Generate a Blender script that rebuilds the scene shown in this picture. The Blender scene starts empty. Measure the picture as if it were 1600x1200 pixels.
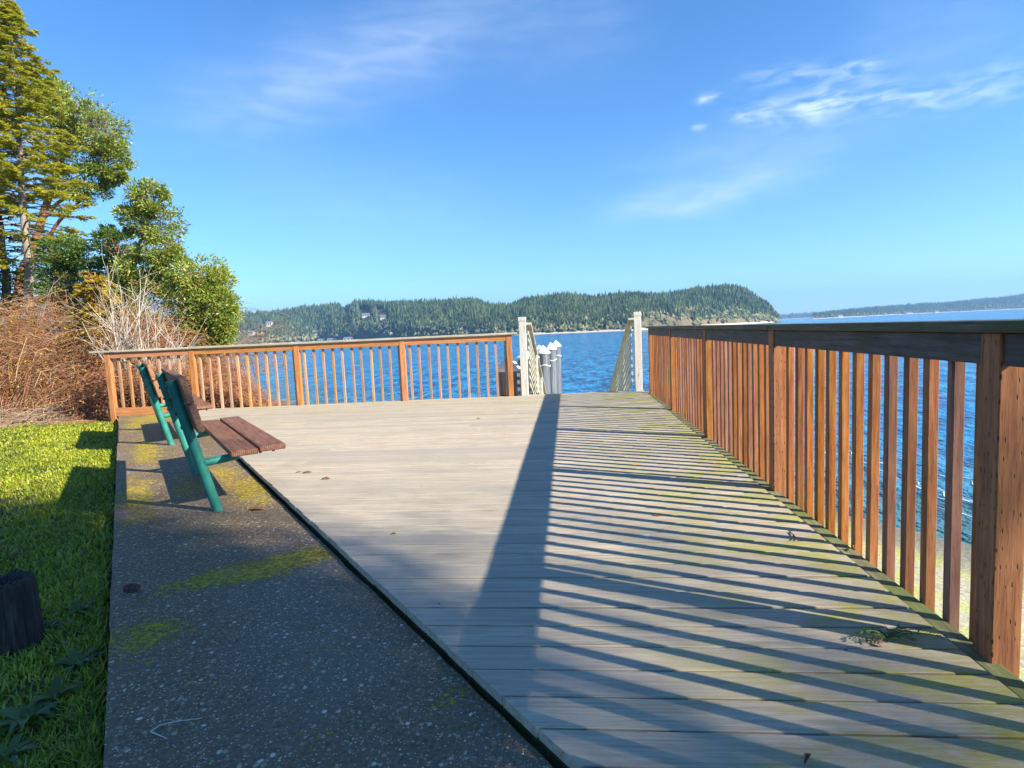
import bpy, math, random
import numpy as np
from mathutils import Matrix, Vector
random.seed(7); RNG = np.random.default_rng(11)
D = bpy.data
scene = bpy.context.scene
COL = scene.collection
R_ = math.radians
EYE = 1.11          # camera height above the deck boards (m)
FPX = 915.0

# ------------------------------------------------------------------ camera frame
def camera_frame():
    v1 = np.array([86., 88., -FPX]); p2 = np.array([-914., 43., -FPX])
    up = np.cross(v1, p2); up /= np.linalg.norm(up)
    if up[1] < 0: up = -up
    y = v1/np.linalg.norm(v1)
    return np.array([np.cross(y, up), y, up])
RC = camera_frame()
def ray(px, py): return RC @ np.array([px-800., -(py-600.), -FPX])
def at(px, py, Y):
    d = ray(px, py); return d*(Y/d[1]) + np.array([0, 0, EYE])
def on(px, py, z=0.):
    d = ray(px, py); return d*((z-EYE)/d[2]) + np.array([0, 0, EYE])

# ------------------------------------------------------------------ mesh helpers
def mesh_np(name, V, F, mats=None, smooth=False, matidx=None):
    """V (n,3); F list of int arrays (m,k)."""
    me = D.meshes.new(name)
    V = np.asarray(V, dtype=np.float32)
    F = [np.asarray(f, dtype=np.int32) for f in F if len(f)]
    nl = sum(f.size for f in F); npoly = sum(len(f) for f in F)
    me.vertices.add(len(V)); me.vertices.foreach_set('co', V.ravel())
    me.loops.add(nl); me.loops.foreach_set('vertex_index', np.concatenate([f.ravel() for f in F]))
    me.polygons.add(npoly)
    tot = np.concatenate([np.full(len(f), f.shape[1], dtype=np.int32) for f in F])
    st = np.concatenate([[0], np.cumsum(tot)[:-1]]).astype(np.int32)
    me.polygons.foreach_set('loop_start', st); me.polygons.foreach_set('loop_total', tot)
    me.polygons.foreach_set('use_smooth', np.full(npoly, bool(smooth), dtype=bool))
    if mats:
        for m in (mats if isinstance(mats, (list, tuple)) else [mats]): me.materials.append(m)
    me.update(calc_edges=True); me.validate()
    return me

class MB:
    def __init__(s): s.V = []; s.Q = []; s.T = []; s.n = 0
    def add(s, V, Q=None, T=None):
        V = np.asarray(V, dtype=float)
        if Q is not None and len(Q): s.Q.append(np.asarray(Q, dtype=int)+s.n)
        if T is not None and len(T): s.T.append(np.asarray(T, dtype=int)+s.n)
        s.V.append(V); s.n += len(V); return s
    def box(s, lo, hi, bev=0.0, M=None, top_off=None):
        x0, y0, z0 = lo; x1, y1, z1 = hi; b = bev
        if b <= 0:
            V = np.array([[x, y, z] for z in (z0, z1) for y in (y0, y1) for x in (x0, x1)], float)
            Q = [[0, 2, 3, 1], [4, 5, 7, 6], [0, 1, 5, 4], [2, 6, 7, 3], [0, 4, 6, 2], [1, 3, 7, 5]]
            T = None
        else:
            V = []; idx = {}
            for cx, (X, sx) in enumerate(((x0, 1), (x1, -1))):
                for cy, (Y, sy) in enumerate(((y0, 1), (y1, -1))):
                    for cz, (Z, sz) in enumerate(((z0, 1), (z1, -1))):
                        for a in range(3):
                            p = [X+sx*b, Y+sy*b, Z+sz*b]; p[a] = (X, Y, Z)[a]
                            idx[(cx, cy, cz, a)] = len(V); V.append(p)
            Q = []; T = []
            g = lambda c, a: idx[(c[0], c[1], c[2], a)]
            for a in range(3):
                o = [i for i in range(3) if i != a]
                for sgn in (0, 1):
                    cs = []
                    for (p, q) in ((0, 0), (1, 0), (1, 1), (0, 1)):
                        c = [0, 0, 0]; c[a] = sgn; c[o[0]] = p; c[o[1]] = q; cs.append(g(c, a))
                    Q.append(cs)
                for (p, q) in ((0, 0), (1, 0), (1, 1), (0, 1)):
                    c0 = [0, 0, 0]; c0[o[0]] = p; c0[o[1]] = q; c1 = list(c0); c1[a] = 1
                    Q.append([g(c0, o[0]), g(c1, o[0]), g(c1, o[1]), g(c0, o[1])])
            for cx in (0, 1):
                for cy in (0, 1):
                    for cz in (0, 1): T.append([idx[(cx, cy, cz, a)] for a in range(3)])
            V = np.array(V, float)
        if M is not None: V = V @ np.array(M)[:3, :3].T + np.array(M)[:3, 3]
        return s.add(V, Q, T)
    def build(s, name, mat, parent=None, smooth=False, loc=None, rz=0., recalc=True):
        V = np.concatenate(s.V); F = []
        if s.Q: F.append(np.concatenate(s.Q))
        if s.T: F.append(np.concatenate(s.T))
        me = mesh_np(name, V, F, mat, smooth)
        if recalc:
            import bmesh
            bm = bmesh.new(); bm.from_mesh(me); bmesh.ops.recalc_face_normals(bm, faces=bm.faces); bm.to_mesh(me); bm.free()
        o = D.objects.new(name, me); COL.objects.link(o)
        if parent is not None: o.parent = parent
        if loc is not None: o.location = loc
        o.rotation_euler.z = rz
        return o

def tubes(paths, radii, k=4, cap=True):
    """paths (N,m,3), radii (N,m) -> V, Q, T"""
    P = np.asarray(paths, float); r = np.asarray(radii, float)
    if P.ndim == 2: P = P[None]; r = r[None]
    N, m, _ = P.shape
    t = np.gradient(P, axis=1); t /= (np.linalg.norm(t, axis=2, keepdims=True)+1e-9)
    mt = t.mean(axis=1, keepdims=True)
    ref = np.where(np.abs(mt[..., 2:3]) > .8*np.linalg.norm(mt, axis=2, keepdims=True), np.array([1., 0, 0]), np.array([0, 0, 1.]))
    a = np.cross(t, np.broadcast_to(ref, t.shape)); a /= (np.linalg.norm(a, axis=2, keepdims=True)+1e-9)
    b = np.cross(t, a)
    th = np.arange(k)*2*np.pi/k
    V = P[:, :, None, :] + r[:, :, None, None]*(a[:, :, None, :]*np.cos(th)[None, None, :, None] + b[:, :, None, :]*np.sin(th)[None, None, :, None])
    base = (np.arange(N)*m*k)[:, None, None]; i = (np.arange(m-1)*k)[None, :, None]; j = np.arange(k)[None, None, :]; j2 = (j+1) % k
    Q = np.stack([base+i+j, base+i+j2, base+i+k+j2, base+i+k+j], -1).reshape(-1, 4)
    return V.reshape(-1, 3), Q, None

def unit(v): return v/(np.linalg.norm(v, axis=-1, keepdims=True)+1e-9)
def rand_dirs(n): return unit(RNG.normal(size=(n, 3)))

def leaves(P, length, width, dirs=None, fold=.25, nrm=None):
    """folded leaf blades: 4 verts, 2 triangles each"""
    n = len(P)
    if dirs is None: dirs = rand_dirs(n)
    if nrm is None:
        nrm = rand_dirs(n); nrm[:, 2] = np.abs(nrm[:, 2])+.35
    side = unit(np.cross(dirs, nrm)); up = unit(np.cross(side, dirs))
    L = np.broadcast_to(np.asarray(length, float), (n,))[:, None]; W = np.broadcast_to(np.asarray(width, float), (n,))[:, None]
    mid = P + dirs*L*.5
    V = np.stack([P, mid+side*W*.5+up*W*fold, P+dirs*L, mid-side*W*.5+up*W*fold], 1).reshape(-1, 3)
    b = np.arange(n)[:, None]*4
    T = np.concatenate([b+np.array([0, 1, 2]), b+np.array([0, 2, 3])], 0)
    return V, None, T

def tag(o, label=None, cat=None, group=None, kind=None):
    if label: o['label'] = label
    if cat: o['category'] = cat
    if group: o['group'] = group
    if kind: o['kind'] = kind
    return o
def empty(name, loc=(0, 0, 0), rz=0.):
    o = D.objects.new(name, None); COL.objects.link(o); o.location = loc; o.rotation_euler.z = rz
    o.empty_display_size = .2; return o
def copy_tree(o, parent=None):
    c = o.copy(); COL.objects.link(c); c.parent = parent
    for ch in list(o.children): copy_tree(ch, c)
    return c

# ------------------------------------------------------------------ node helper
class NT:
    def __init__(s, name, world=False):
        if world:
            s.m = D.worlds.new(name)
        else:
            s.m = D.materials.new(name)
        s.m.use_nodes = True; s.t = s.m.node_tree; s.t.nodes.clear()
    def n(s, typ, ins=None, out=0, **props):
        nd = s.t.nodes.new(typ)
        for k, v in props.items(): setattr(nd, k, v)
        for k, v in (ins or {}).items(): s.set(nd.inputs[k], v)
        return nd
    def set(s, sock, v):
        if isinstance(v, bpy.types.NodeSocket): s.t.links.new(v, sock)
        elif isinstance(v, bpy.types.Node): s.t.links.new(v.outputs[0], sock)
        else:
            if hasattr(sock, 'default_value'):
                if isinstance(v, (tuple, list)) and sock.type == 'RGBA' and len(v) == 3: v = (*v, 1.)
                sock.default_value = v
    def math(s, op, a, b=0., c=0., clamp=False):
        nd = s.t.nodes.new('ShaderNodeMath'); nd.operation = op; nd.use_clamp = clamp
        s.set(nd.inputs[0], a); s.set(nd.inputs[1], b); s.set(nd.inputs[2], c); return nd.outputs[0]
    def mix(s, f, a, b, blend='MIX'):
        nd = s.t.nodes.new('ShaderNodeMix'); nd.data_type = 'RGBA'; nd.blend_type = blend
        s.set(nd.inputs[0], f); s.set(nd.inputs[6], a); s.set(nd.inputs[7], b); return nd.outputs[2]
    def ramp(s, f, stops, interp='LINEAR'):
        nd = s.t.nodes.new('ShaderNodeValToRGB'); cr = nd.color_ramp; cr.interpolation = interp
        while len(cr.elements) < len(stops): cr.elements.new(.5)
        for e, (p, c) in zip(cr.elements, stops):
            e.position = p; e.color = (*c, 1.) if len(c) == 3 else c
        s.set(nd.inputs[0], f); return nd.outputs[0]
    def mr(s, v, a, b, c=0., d=1., smooth=True):
        nd = s.t.nodes.new('ShaderNodeMapRange'); nd.interpolation_type = 'SMOOTHSTEP' if smooth else 'LINEAR'
        s.set(nd.inputs[0], v)
        for i, q in zip((1, 2, 3, 4), (a, b, c, d)): nd.inputs[i].default_value = q
        return nd.outputs[0]
    def coord(s, scale=(1, 1, 1), rot=(0, 0, 0), loc=(0, 0, 0), src='Object', jitter=False):
        tc = s.t.nodes.new('ShaderNodeTexCoord'); v = tc.outputs[src]
        if src == 'Position': pass
        if jitter:
            oi = s.t.nodes.new('ShaderNodeObjectInfo')
            ml = s.t.nodes.new('ShaderNodeVectorMath'); ml.operation = 'SCALE'; ml.inputs[0].default_value = (37., 53., 19.); s.t.links.new(oi.outputs['Random'], ml.inputs['Scale'])
            ad = s.t.nodes.new('ShaderNodeVectorMath'); ad.operation = 'ADD'; s.t.links.new(v, ad.inputs[0]); s.t.links.new(ml.outputs[0], ad.inputs[1]); v = ad.outputs[0]
        mp = s.t.nodes.new('ShaderNodeMapping'); s.t.links.new(v, mp.inputs[0])
        mp.inputs['Scale'].default_value = scale; mp.inputs['Rotation'].default_value = rot; mp.inputs['Location'].default_value = loc
        return mp.outputs[0]
    def noise(s, vec, scale, detail=4., rough=.55, dist=0., out=0):
        return s.n('ShaderNodeTexNoise', {'Vector': vec, 'Scale': scale, 'Detail': detail, 'Roughness': rough, 'Distortion': dist}).outputs[out]
    def vor(s, vec, scale, feature='F1', out=0, rnd=1.):
        return s.n('ShaderNodeTexVoronoi', {'Vector': vec, 'Scale': scale, 'Randomness': rnd}, feature=feature).outputs[out]
    def bump(s, h, strength, dist, normal=None):
        nd = s.n('ShaderNodeBump', {'Height': h, 'Strength': strength, 'Distance': dist})
        if normal is not None: s.set(nd.inputs['Normal'], normal)
        return nd.outputs[0]
    def pbsdf(s, color, rough=.7, normal=None, spec=.5, metal=0., **kw):
        b = s.n('ShaderNodeBsdfPrincipled', {'Base Color': color, 'Roughness': rough, 'Metallic': metal, 'Specular IOR Level': spec})
        if normal is not None: s.set(b.inputs['Normal'], normal)
        for k, v in kw.items(): s.set(b.inputs[k.replace('_', ' ')], v)
        return b.outputs[0]
    def out(s, sh, vol=None):
        o = s.t.nodes.new('ShaderNodeOutputWorld' if isinstance(s.m, bpy.types.World) else 'ShaderNodeOutputMaterial')
        if sh is not None: s.t.links.new(sh, o.inputs[0])
        if vol is not None: s.t.links.new(vol, o.inputs[1])
        return s.m

M = {}
def wood(name, c0, c1, c2, axis, rough=.7, moss=0., dashes=False, grooves=False, weather=None, spread=.25):
    t = NT(name)
    st = {'x': (.6, 9, 9), 'y': (9, .6, 9), 'z': (9, 9, .6)}[axis]
    v = t.coord(st, jitter=True)
    g = t.noise(v, 5.5, 5., .62, .35)
    fine = t.noise(v, 26., 2., .6)
    col = t.ramp(g, [(.30, c0), (.50, c1), (.72, c2)])
    dk = t.mr(fine, .52, .72)
    col = t.mix(t.math('MULTIPLY', dk, .45), col, tuple(q*.42 for q in c0))
    oi = t.n('ShaderNodeObjectInfo')
    hv = t.n('ShaderNodeHueSaturation', {'Hue': t.math('ADD', t.math('MULTIPLY', t.math('SUBTRACT', oi.outputs['Random'], .5), .012), .5), 'Saturation': t.math('ADD', t.math('MULTIPLY', oi.outputs['Random'], spread), 1-spread*.6), 'Value': t.math('ADD', t.math('MULTIPLY', t.math('FRACT', t.math('MULTIPLY', oi.outputs['Random'], 7.31)), spread*1.6), 1-spread*.8), 'Color': col})
    col = hv.outputs[0]
    big = t.noise(t.coord((1, 1, 1), jitter=True), 3.1, 3., .6)
    if weather is not None:
        col = t.mix(t.mr(big, .38, .66, 0., .8), col, weather)
    h = t.math('ADD', t.math('MULTIPLY', g, .5), t.math('MULTIPLY', fine, .5))
    # knots
    kn = t.vor(t.coord({'x': (1.1, 7, 7), 'y': (7, 1.1, 7), 'z': (7, 7, 1.1)}[axis], jitter=True), 1.3)
    col = t.mix(t.mr(kn, .03, .10, .75, 0.), col, (.06, .025, .012))
    if dashes:
        sc = {'x': (14, 60, 60), 'y': (60, 14, 60), 'z': (60, 60, 17)}[axis]
        dd = t.vor(t.coord(sc), 1.0, rnd=.35)
        dm = t.math('MULTIPLY', t.mr(dd, .10, .2, 1., 0.), t.mr(big, .34, .5))
        col = t.mix(t.math('MULTIPLY', dm, .8), col, (.03, .015, .008)); h = t.math('SUBTRACT', h, dm)
    if grooves:
        gc = t.n('ShaderNodeSeparateXYZ', {0: t.coord()}).outputs[{'x': 1, 'y': 0, 'z': 0}[axis]]
        gr = t.math('SINE', t.math('MULTIPLY', gc, 2*math.pi/.0125))
        gm = t.mr(gr, -.2, -.85)
        col = t.mix(t.math('MULTIPLY', gm, .55), col, (.02, .012, .008)); h = t.math('SUBTRACT', h, t.math('MULTIPLY', gm, 1.5))
        sp = t.noise(t.coord((1, 1, 1), jitter=True), 38., 3., .7)
        col = t.mix(t.mr(sp, .66, .76, 0., .7), col, (.45, .38, .30))
    if moss > 0:
        tc = t.n('ShaderNodeSeparateXYZ', {0: t.coord(src='Generated')}).outputs[2]
        mm = t.noise(t.coord(jitter=True), 22., 4., .65)
        mk = t.math('MULTIPLY', t.mr(mm, .42, .6), t.mr(tc, .03, .16, 1., 0.) if axis == 'z' else moss)
        col = t.mix(t.math('MULTIPLY', mk, min(1, .35+moss)), col, (.12, .16, .02))
    n = t.bump(h, .55, .004)
    M[name] = t.out(t.pbsdf(col, rough, n, .3)); return M[name]

wood('cedar_post', (.20, .068, .018), (.36, .135, .034), (.46, .20, .06), 'z', dashes=True, moss=.5, spread=.1)
wood('cedar_baluster', (.18, .058, .024), (.32, .115, .042), (.42, .175, .07), 'z', moss=.25, spread=.34)
wood('pine_baluster', (.24, .115, .055), (.38, .20, .10), (.48, .28, .15), 'z', spread=.3)
wood('pine_post', (.26, .10, .036), (.42, .17, .065), (.52, .245, .11), 'z', spread=.12)
wood('pine_rail', (.26, .10, .036), (.42, .17, .065), (.52, .245, .11), 'x', spread=.12)
wood('grey_cap', (.24, .21, .16), (.40, .36, .28), (.54, .50, .40), 'x', weather=(.30, .30, .22), spread=.1)
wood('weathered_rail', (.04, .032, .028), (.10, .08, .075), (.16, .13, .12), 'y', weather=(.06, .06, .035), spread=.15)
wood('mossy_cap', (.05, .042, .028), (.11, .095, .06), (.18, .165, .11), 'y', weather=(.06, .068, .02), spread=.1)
wood('joist_wood', (.10, .09, .045), (.19, .18, .09), (.28, .27, .15), 'y', weather=(.12, .15, .035), spread=.1)
wood('bench_plank', (.12, .05, .028), (.24, .105, .06), (.34, .17, .10), 'y', grooves=True, spread=.12)
wood('bench_back_plank', (.13, .055, .028), (.27, .12, .06), (.36, .18, .10), 'y', spread=.12)
wood('grey_paint_wood', (.42, .39, .32), (.55, .52, .44), (.62, .59, .52), 'z', spread=.05)
wood('grey_slat', (.36, .34, .27), (.52, .49, .40), (.62, .59, .49), 'y', weather=(.33, .33, .20), spread=.12)
wood('stump_wood', (.012, .010, .009), (.035, .028, .022), (.085, .07, .055), 'z', rough=.85, spread=.1)

def mat_deck():
    t = NT('deck_boards')
    isl = t.n('ShaderNodeNewGeometry').outputs['Random Per Island']
    off = t.n('ShaderNodeCombineXYZ', {0: t.math('MULTIPLY', isl, 31.), 1: t.math('MULTIPLY', isl, 17.)})
    base = t.coord()
    def sh(sc):
        mp = t.n('ShaderNodeVectorMath', {0: base, 1: off.outputs[0]}, operation='ADD')
        return t.n('ShaderNodeVectorMath', {0: mp.outputs[0], 1: sc}, operation='MULTIPLY').outputs[0]
    g = t.noise(sh((.9, 22, 9)), 2.6, 6., .65, .3)
    f = t.noise(sh((2.5, 90, 20)), 2.2, 4., .7)
    col = t.ramp(g, [(.28, (.28, .225, .155)), (.50, (.43, .36, .26)), (.75, (.55, .475, .355))])
    col = t.mix(t.mr(f, .50, .70, 0., .65), col, (.17, .135, .09))
    col = t.mix(t.mr(isl, .2, 1., 0., .75, False), col, (.30, .265, .215))
    blot = t.noise(base, 1.7, 5., .65)
    col = t.mix(t.mr(blot, .50, .72, 0., .35), col, (.25, .225, .175))
    sx = t.n('ShaderNodeSeparateXYZ', {0: base})
    X, Y = sx.outputs[0], sx.outputs[1]
    # green algae along the foot of the railing on the water side
    mn = t.noise(t.coord((1.0, 1.6, 1)), 1.9, 6., .68)
    near = t.math('ADD', t.mr(X, -.1, 1.1, 0., 1.15), t.mr(Y, 6., 9.6, 0., .35))
    mk = t.math('MULTIPLY', near, t.mr(mn, .41, .62), clamp=True)
    fleck = t.noise(sh((6, 60, 10)), 3., 3., .7)
    mk = t.math('MULTIPLY', mk, t.mr(fleck, .35, .6, .35, 1.), clamp=True)
    col = t.mix(t.math('MULTIPLY', mk, .92), col, t.ramp(mn, [(.45, (.19, .19, .05)), (.66, (.34, .33, .03))]))
    # nail heads, bird droppings and specks of debris
    sp = t.vor(t.coord((1, 1, 1)), 9.); spc = t.vor(t.coord(), 9., out=1)
    pick = t.n('ShaderNodeSeparateColor', {0: spc})
    col = t.mix(t.math('MULTIPLY', t.mr(sp, .035, .06, 1., 0.), t.math('GREATER_THAN', pick.outputs[0], .86)), col, (.035, .025, .018))
    dn = t.noise(t.coord(), 30., 3., .6)
    dr = t.vor(t.n('ShaderNodeVectorMath', {0: t.coord(), 1: t.n('ShaderNodeVectorMath', {0: t.noise(t.coord(), 14., 3., .6, out=1), 'Scale': .05}, operation='SCALE').outputs[0]}, operation='ADD').outputs[0], 1.9)
    col = t.mix(t.math('MULTIPLY', t.mr(dr, .035, .06, .7, 0.), t.mr(dn, .45, .55)), col, (.62, .62, .58))
    hh = t.math('ADD', t.math('MULTIPLY', g, .6), t.math('MULTIPLY', f, .6))
    n = t.bump(hh, .5, .0035)
    M['deck'] = t.out(t.pbsdf(col, .72, n, .3))
mat_deck()

def mat_concrete():
    t = NT('aggregate_concrete')
    b = t.coord()
    warp = t.n('ShaderNodeVectorMath', {0: b, 1: t.n('ShaderNodeVectorMath', {0: t.noise(b, 40., 2., .5, out=1), 'Scale': .012}, operation='SCALE').outputs[0]}, operation='ADD').outputs[0]
    v1 = t.vor(warp, 95.); c1 = t.n('ShaderNodeSeparateColor', {0: t.vor(warp, 95., out=1)})
    v2 = t.vor(warp, 43.); c2 = t.n('ShaderNodeSeparateColor', {0: t.vor(warp, 43., out=1)})
    big = t.noise(b, 1.3, 4., .6)
    mortar = t.ramp(t.noise(b, 60., 3., .7), [(.3, (.060, .037, .017)), (.7, (.22, .148, .075))])
    mortar = t.mix(t.mr(big, .4, .7, 0., .6), mortar, (.14, .13, .10))
    stones = t.ramp(c1.outputs[0], [(0., (.07, .06, .045)), (.35, (.26, .185, .11)), (.6, (.42, .30, .18)), (.8, (.48, .37, .24)), (.95, (.60, .50, .37)), (1., (.72, .62, .47))])
    stones2 = t.ramp(c2.outputs[0], [(0., (.07, .06, .05)), (.5, (.24, .175, .11)), (.85, (.42, .33, .22)), (1., (.68, .58, .44))])
    m1 = t.math('MULTIPLY', t.mr(v1, .26, .40, 1., 0.), t.math('GREATER_THAN', c1.outputs[1], .12))
    m2 = t.math('MULTIPLY', t.mr(v2, .30, .42, 1., 0.), t.math('GREATER_THAN', c2.outputs[1], .52))
    col = t.mix(m1, mortar, stones); col = t.mix(m2, col, stones2)
    h = t.math('ADD', t.math('MULTIPLY', m1, .7), m2)
    # moss and lichen patches (each has its own place on the slab)
    sx = t.n('ShaderNodeSeparateXYZ', {0: b}); X, Y = sx.outputs[0], sx.outputs[1]
    U = t.math('ADD', t.math('MULTIPLY', X, -.63), t.math('MULTIPLY', Y, .777))
    Vv = t.math('ADD', t.math('MULTIPLY', X, .777), t.math('MULTIPLY', Y, .63))
    mask = None
    for (u0, v0, ru, rv, a) in PATCHES:
        du = t.math('DIVIDE', t.math('SUBTRACT', U, u0), ru); dv = t.math('DIVIDE', t.math('SUBTRACT', Vv, v0), rv)
        d2 = t.math('ADD', t.math('MULTIPLY', du, du), t.math('MULTIPLY', dv, dv))
        g = t.math('MULTIPLY', t.math('EXPONENT', t.math('MULTIPLY', d2, -1.)), a)
        mask = g if mask is None else t.math('MAXIMUM', mask, g)
    mn = t.noise(b, 5.5, 6., .7); mf = t.noise(b, 38., 6., .8)
    mm = t.math('ADD', mask, t.math('ADD', t.math('MULTIPLY', t.math('SUBTRACT', mn, .5), 2.0), t.math('MULTIPLY', t.math('SUBTRACT', mf, .5), 3.2)))
    mk = t.mr(mm, .40, .62)
    mcol = t.ramp(mf, [(.35, (.04, .05, .006)), (.48, (.25, .19, .012)), (.60, (.56, .41, .02))])
    mcol = t.mix(t.mr(t.noise(b, 3.3, 3., .5), .55, .70, 0., .75), mcol, (.30, .12, .035))
    col = t.mix(t.math('MULTIPLY', mk, .85), col, mcol)
    h = t.math('ADD', h, t.math('MULTIPLY', mk, t.math('ADD', .5, t.math('MULTIPLY', mf, 1.6))))
    n = t.bump(h, .8, .006)
    M['concrete'] = t.out(t.pbsdf(col, t.mr(mk, 0., 1., .62, .95), n, .4))
def uv_of(p): return (-.63*p[0]+.777*p[1], .777*p[0]+.63*p[1])
PATCHES = []
for (px, py, ru, rv, a) in ((425, 885, .17, .32, 1.05), (330, 905, .12, .24, .9), (480, 868, .14, .14, .85), (225, 990, .2, .2, .75), (390, 765, .55, .16, .85), (230, 705, 1.2, .14, .8), (215, 775, .9, .16, .75),
                            (250, 652, .7, .5, .9), (350, 740, .5, .16, .6), (300, 760, .6, .2, .55), (700, 1090, .06, .1, .5), (215, 665, .8, .2, .7)):
    u_, v_ = uv_of(on(px, py, -.05)); PATCHES.append((u_, v_, ru, rv, a))
mat_concrete()

def mat_foliage(name, c0, c1, c2, trans=.35, rough=.55, spec=.35, dead=None, deadp=.9, bigs=.9, bw=.35):
    t = NT(name)
    isl = t.n('ShaderNodeNewGeometry').outputs['Random Per Island']
    big = t.noise(t.coord(), bigs, 3., .6)
    f = t.math('ADD', t.math('MULTIPLY', isl, 1-bw), t.math('MULTIPLY', t.mr(big, .3, .7), bw))
    col = t.ramp(f, [(.1, c0), (.5, c1), (.9, c2)])
    if dead: col = t.mix(t.math('GREATER_THAN', t.math('FRACT', t.math('MULTIPLY', isl, 13.7)), deadp), col, dead)
    a = t.pbsdf(col, rough, None, spec)
    tr = t.n('ShaderNodeBsdfTranslucent', {'Color': t.mix(.5, col, (c2[0]*1.5, c2[1]*1.5, c2[2]))}).outputs[0]
    M[name] = t.out(t.n('ShaderNodeMixShader', {0: trans, 1: a, 2: tr}).outputs[0]); return M[name]
mat_foliage('fir_needles', (.11, .14, .015), (.33, .33, .028), (.55, .51, .05), .4, dead=(.24, .17, .06), deadp=.93)
mat_foliage('dark_fir_needles', (.022, .05, .012), (.05, .095, .018), (.11, .16, .025), .25)
mat_foliage('madrone_leaves', (.07, .115, .018), (.19, .25, .035), (.37, .42, .08), .25, rough=.38, spec=.5, dead=(.35, .20, .05), deadp=.95)
mat_foliage('madrone_leaves_light', (.08, .135, .018), (.20, .27, .035), (.38, .42, .08), .28, rough=.38, spec=.5, dead=(.38, .26, .07), deadp=.93)
mat_foliage('yellow_cedar', (.20, .15, .015), (.40, .27, .02), (.54, .40, .04), .35)
mat_foliage('bramble_leaves', (.17, .05, .025), (.32, .12, .04), (.42, .27, .05), .35, dead=(.24, .27, .03), deadp=.84)
mat_foliage('ochre_leaves', (.10, .12, .02), (.34, .24, .04), (.50, .36, .05), .35, dead=(.36, .12, .04), deadp=.8)
mat_foliage('green_leaves', (.035, .07, .012), (.075, .14, .02), (.14, .22, .035), .3)
mat_foliage('grass_blades', (.075, .115, .010), (.22, .28, .014), (.44, .43, .03), .2, rough=.5, dead=(.33, .30, .10), deadp=.93)
mat_foliage('weed_leaves', (.04, .07, .018), (.09, .125, .03), (.15, .19, .05), .25, rough=.45)

def mat_bark(name, c0, c1, sc=6., rough=.85):
    t = NT(name)
    g = t.noise(t.coord((3, 3, .6), jitter=True), sc, 5., .7)
    isl = t.n('ShaderNodeNewGeometry').outputs['Random Per Island']
    col = t.ramp(t.math('ADD', t.math('MULTIPLY', g, .6), t.math('MULTIPLY', isl, .4)), [(.25, c0), (.75, c1)])
    M[name] = t.out(t.pbsdf(col, rough, t.bump(g, .7, .02), .2)); return M[name]
mat_bark('fir_bark', (.10, .075, .06), (.30, .25, .20))
mat_bark('madrone_bark', (.13, .05, .025), (.36, .15, .07))
mat_bark('grey_twigs', (.26, .21, .16), (.56, .50, .42))
mat_bark('bramble_canes', (.13, .045, .026), (.46, .22, .11))
mat_bark('dry_stalks', (.20, .13, .085), (.46, .33, .22))
mat_bark('dark_bark', (.03, .022, .018), (.09, .07, .05))

def simple(name, c0, c1, sc=8., rough=.6, metal=0., bump=.3, bd=.005, stretch=(1, 1, 1), spec=.5, detail=5.):
    t = NT(name); g = t.noise(t.coord(stretch), sc, detail, .65)
    M[name] = t.out(t.pbsdf(t.ramp(g, [(.3, c0), (.7, c1)]), rough, t.bump(g, bump, bd), spec, metal)); return M[name]
t = NT('green_paint'); g = t.noise(t.coord(), 9., 5., .6); g2 = t.noise(t.coord(jitter=True), 34., 5., .7)
col = t.ramp(g, [(.3, (.010, .12, .09)), (.7, (.03, .21, .16))]); col = t.mix(t.mr(g2, .64, .68, 0., .9), col, (.16, .075, .035)); col = t.mix(t.mr(t.noise(t.coord(jitter=True), 5., 5., .7), .55, .75, 0., .4), col, (.13, .30, .25))
M['green_paint'] = t.out(t.pbsdf(col, t.mr(g2, .4, .7, .36, .7), t.bump(g2, .25, .003), .4))
simple('bolt_steel', (.02, .018, .016), (.09, .06, .045), 40., .5, .6)
simple('cap_white', (.62, .62, .58), (.80, .80, .77), 5., .45)
simple('dead_leaf', (.13, .045, .02), (.36, .15, .065), 40., .6, bd=.002)
simple('pine_cone_scales', (.10, .045, .035), (.28, .16, .12), 60., .7)
simple('twig_pale', (.42, .36, .30), (.66, .60, .52), 60., .7)
simple('feather', (.60, .62, .64), (.78, .80, .82), 60., .7)
simple('house_white', (.62, .61, .58), (.72, .71, .68), 1., .7)
simple('house_tan', (.36, .29, .21), (.46, .38, .28), 1., .7)
simple('roof_grey', (.12, .12, .13), (.22, .21, .21), 1., .8)
simple('window_glass', (.03, .04, .05), (.05, .06, .08), 1., .1)
simple('ramp_metal', (.25, .25, .24), (.38, .37, .35), 6., .5)
simple('stone', (.30, .31, .32), (.55, .56, .55), 30., .6)

def mat_piling():
    t = NT('galvanized_piling')
    g = t.noise(t.coord((9, 9, .35), jitter=True), 2.2, 5., .65)
    sz = t.n('ShaderNodeSeparateXYZ', {0: t.coord()}).outputs[2]
    col = t.ramp(g, [(.3, (.09, .095, .11)), (.55, (.20, .205, .22)), (.75, (.42, .42, .42))])
    nb = t.noise(t.coord((3, 3, 3), jitter=True), 2.5, 4., .6)
    band = t.math('ABSOLUTE', t.math('ADD', sz, t.math('MULTIPLY', t.math('SUBTRACT', nb, .5), .12)))
    M['piling'] = t.out(t.pbsdf(col, .42, t.bump(g, .2, .01), .5, .55))
mat_piling()

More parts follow.
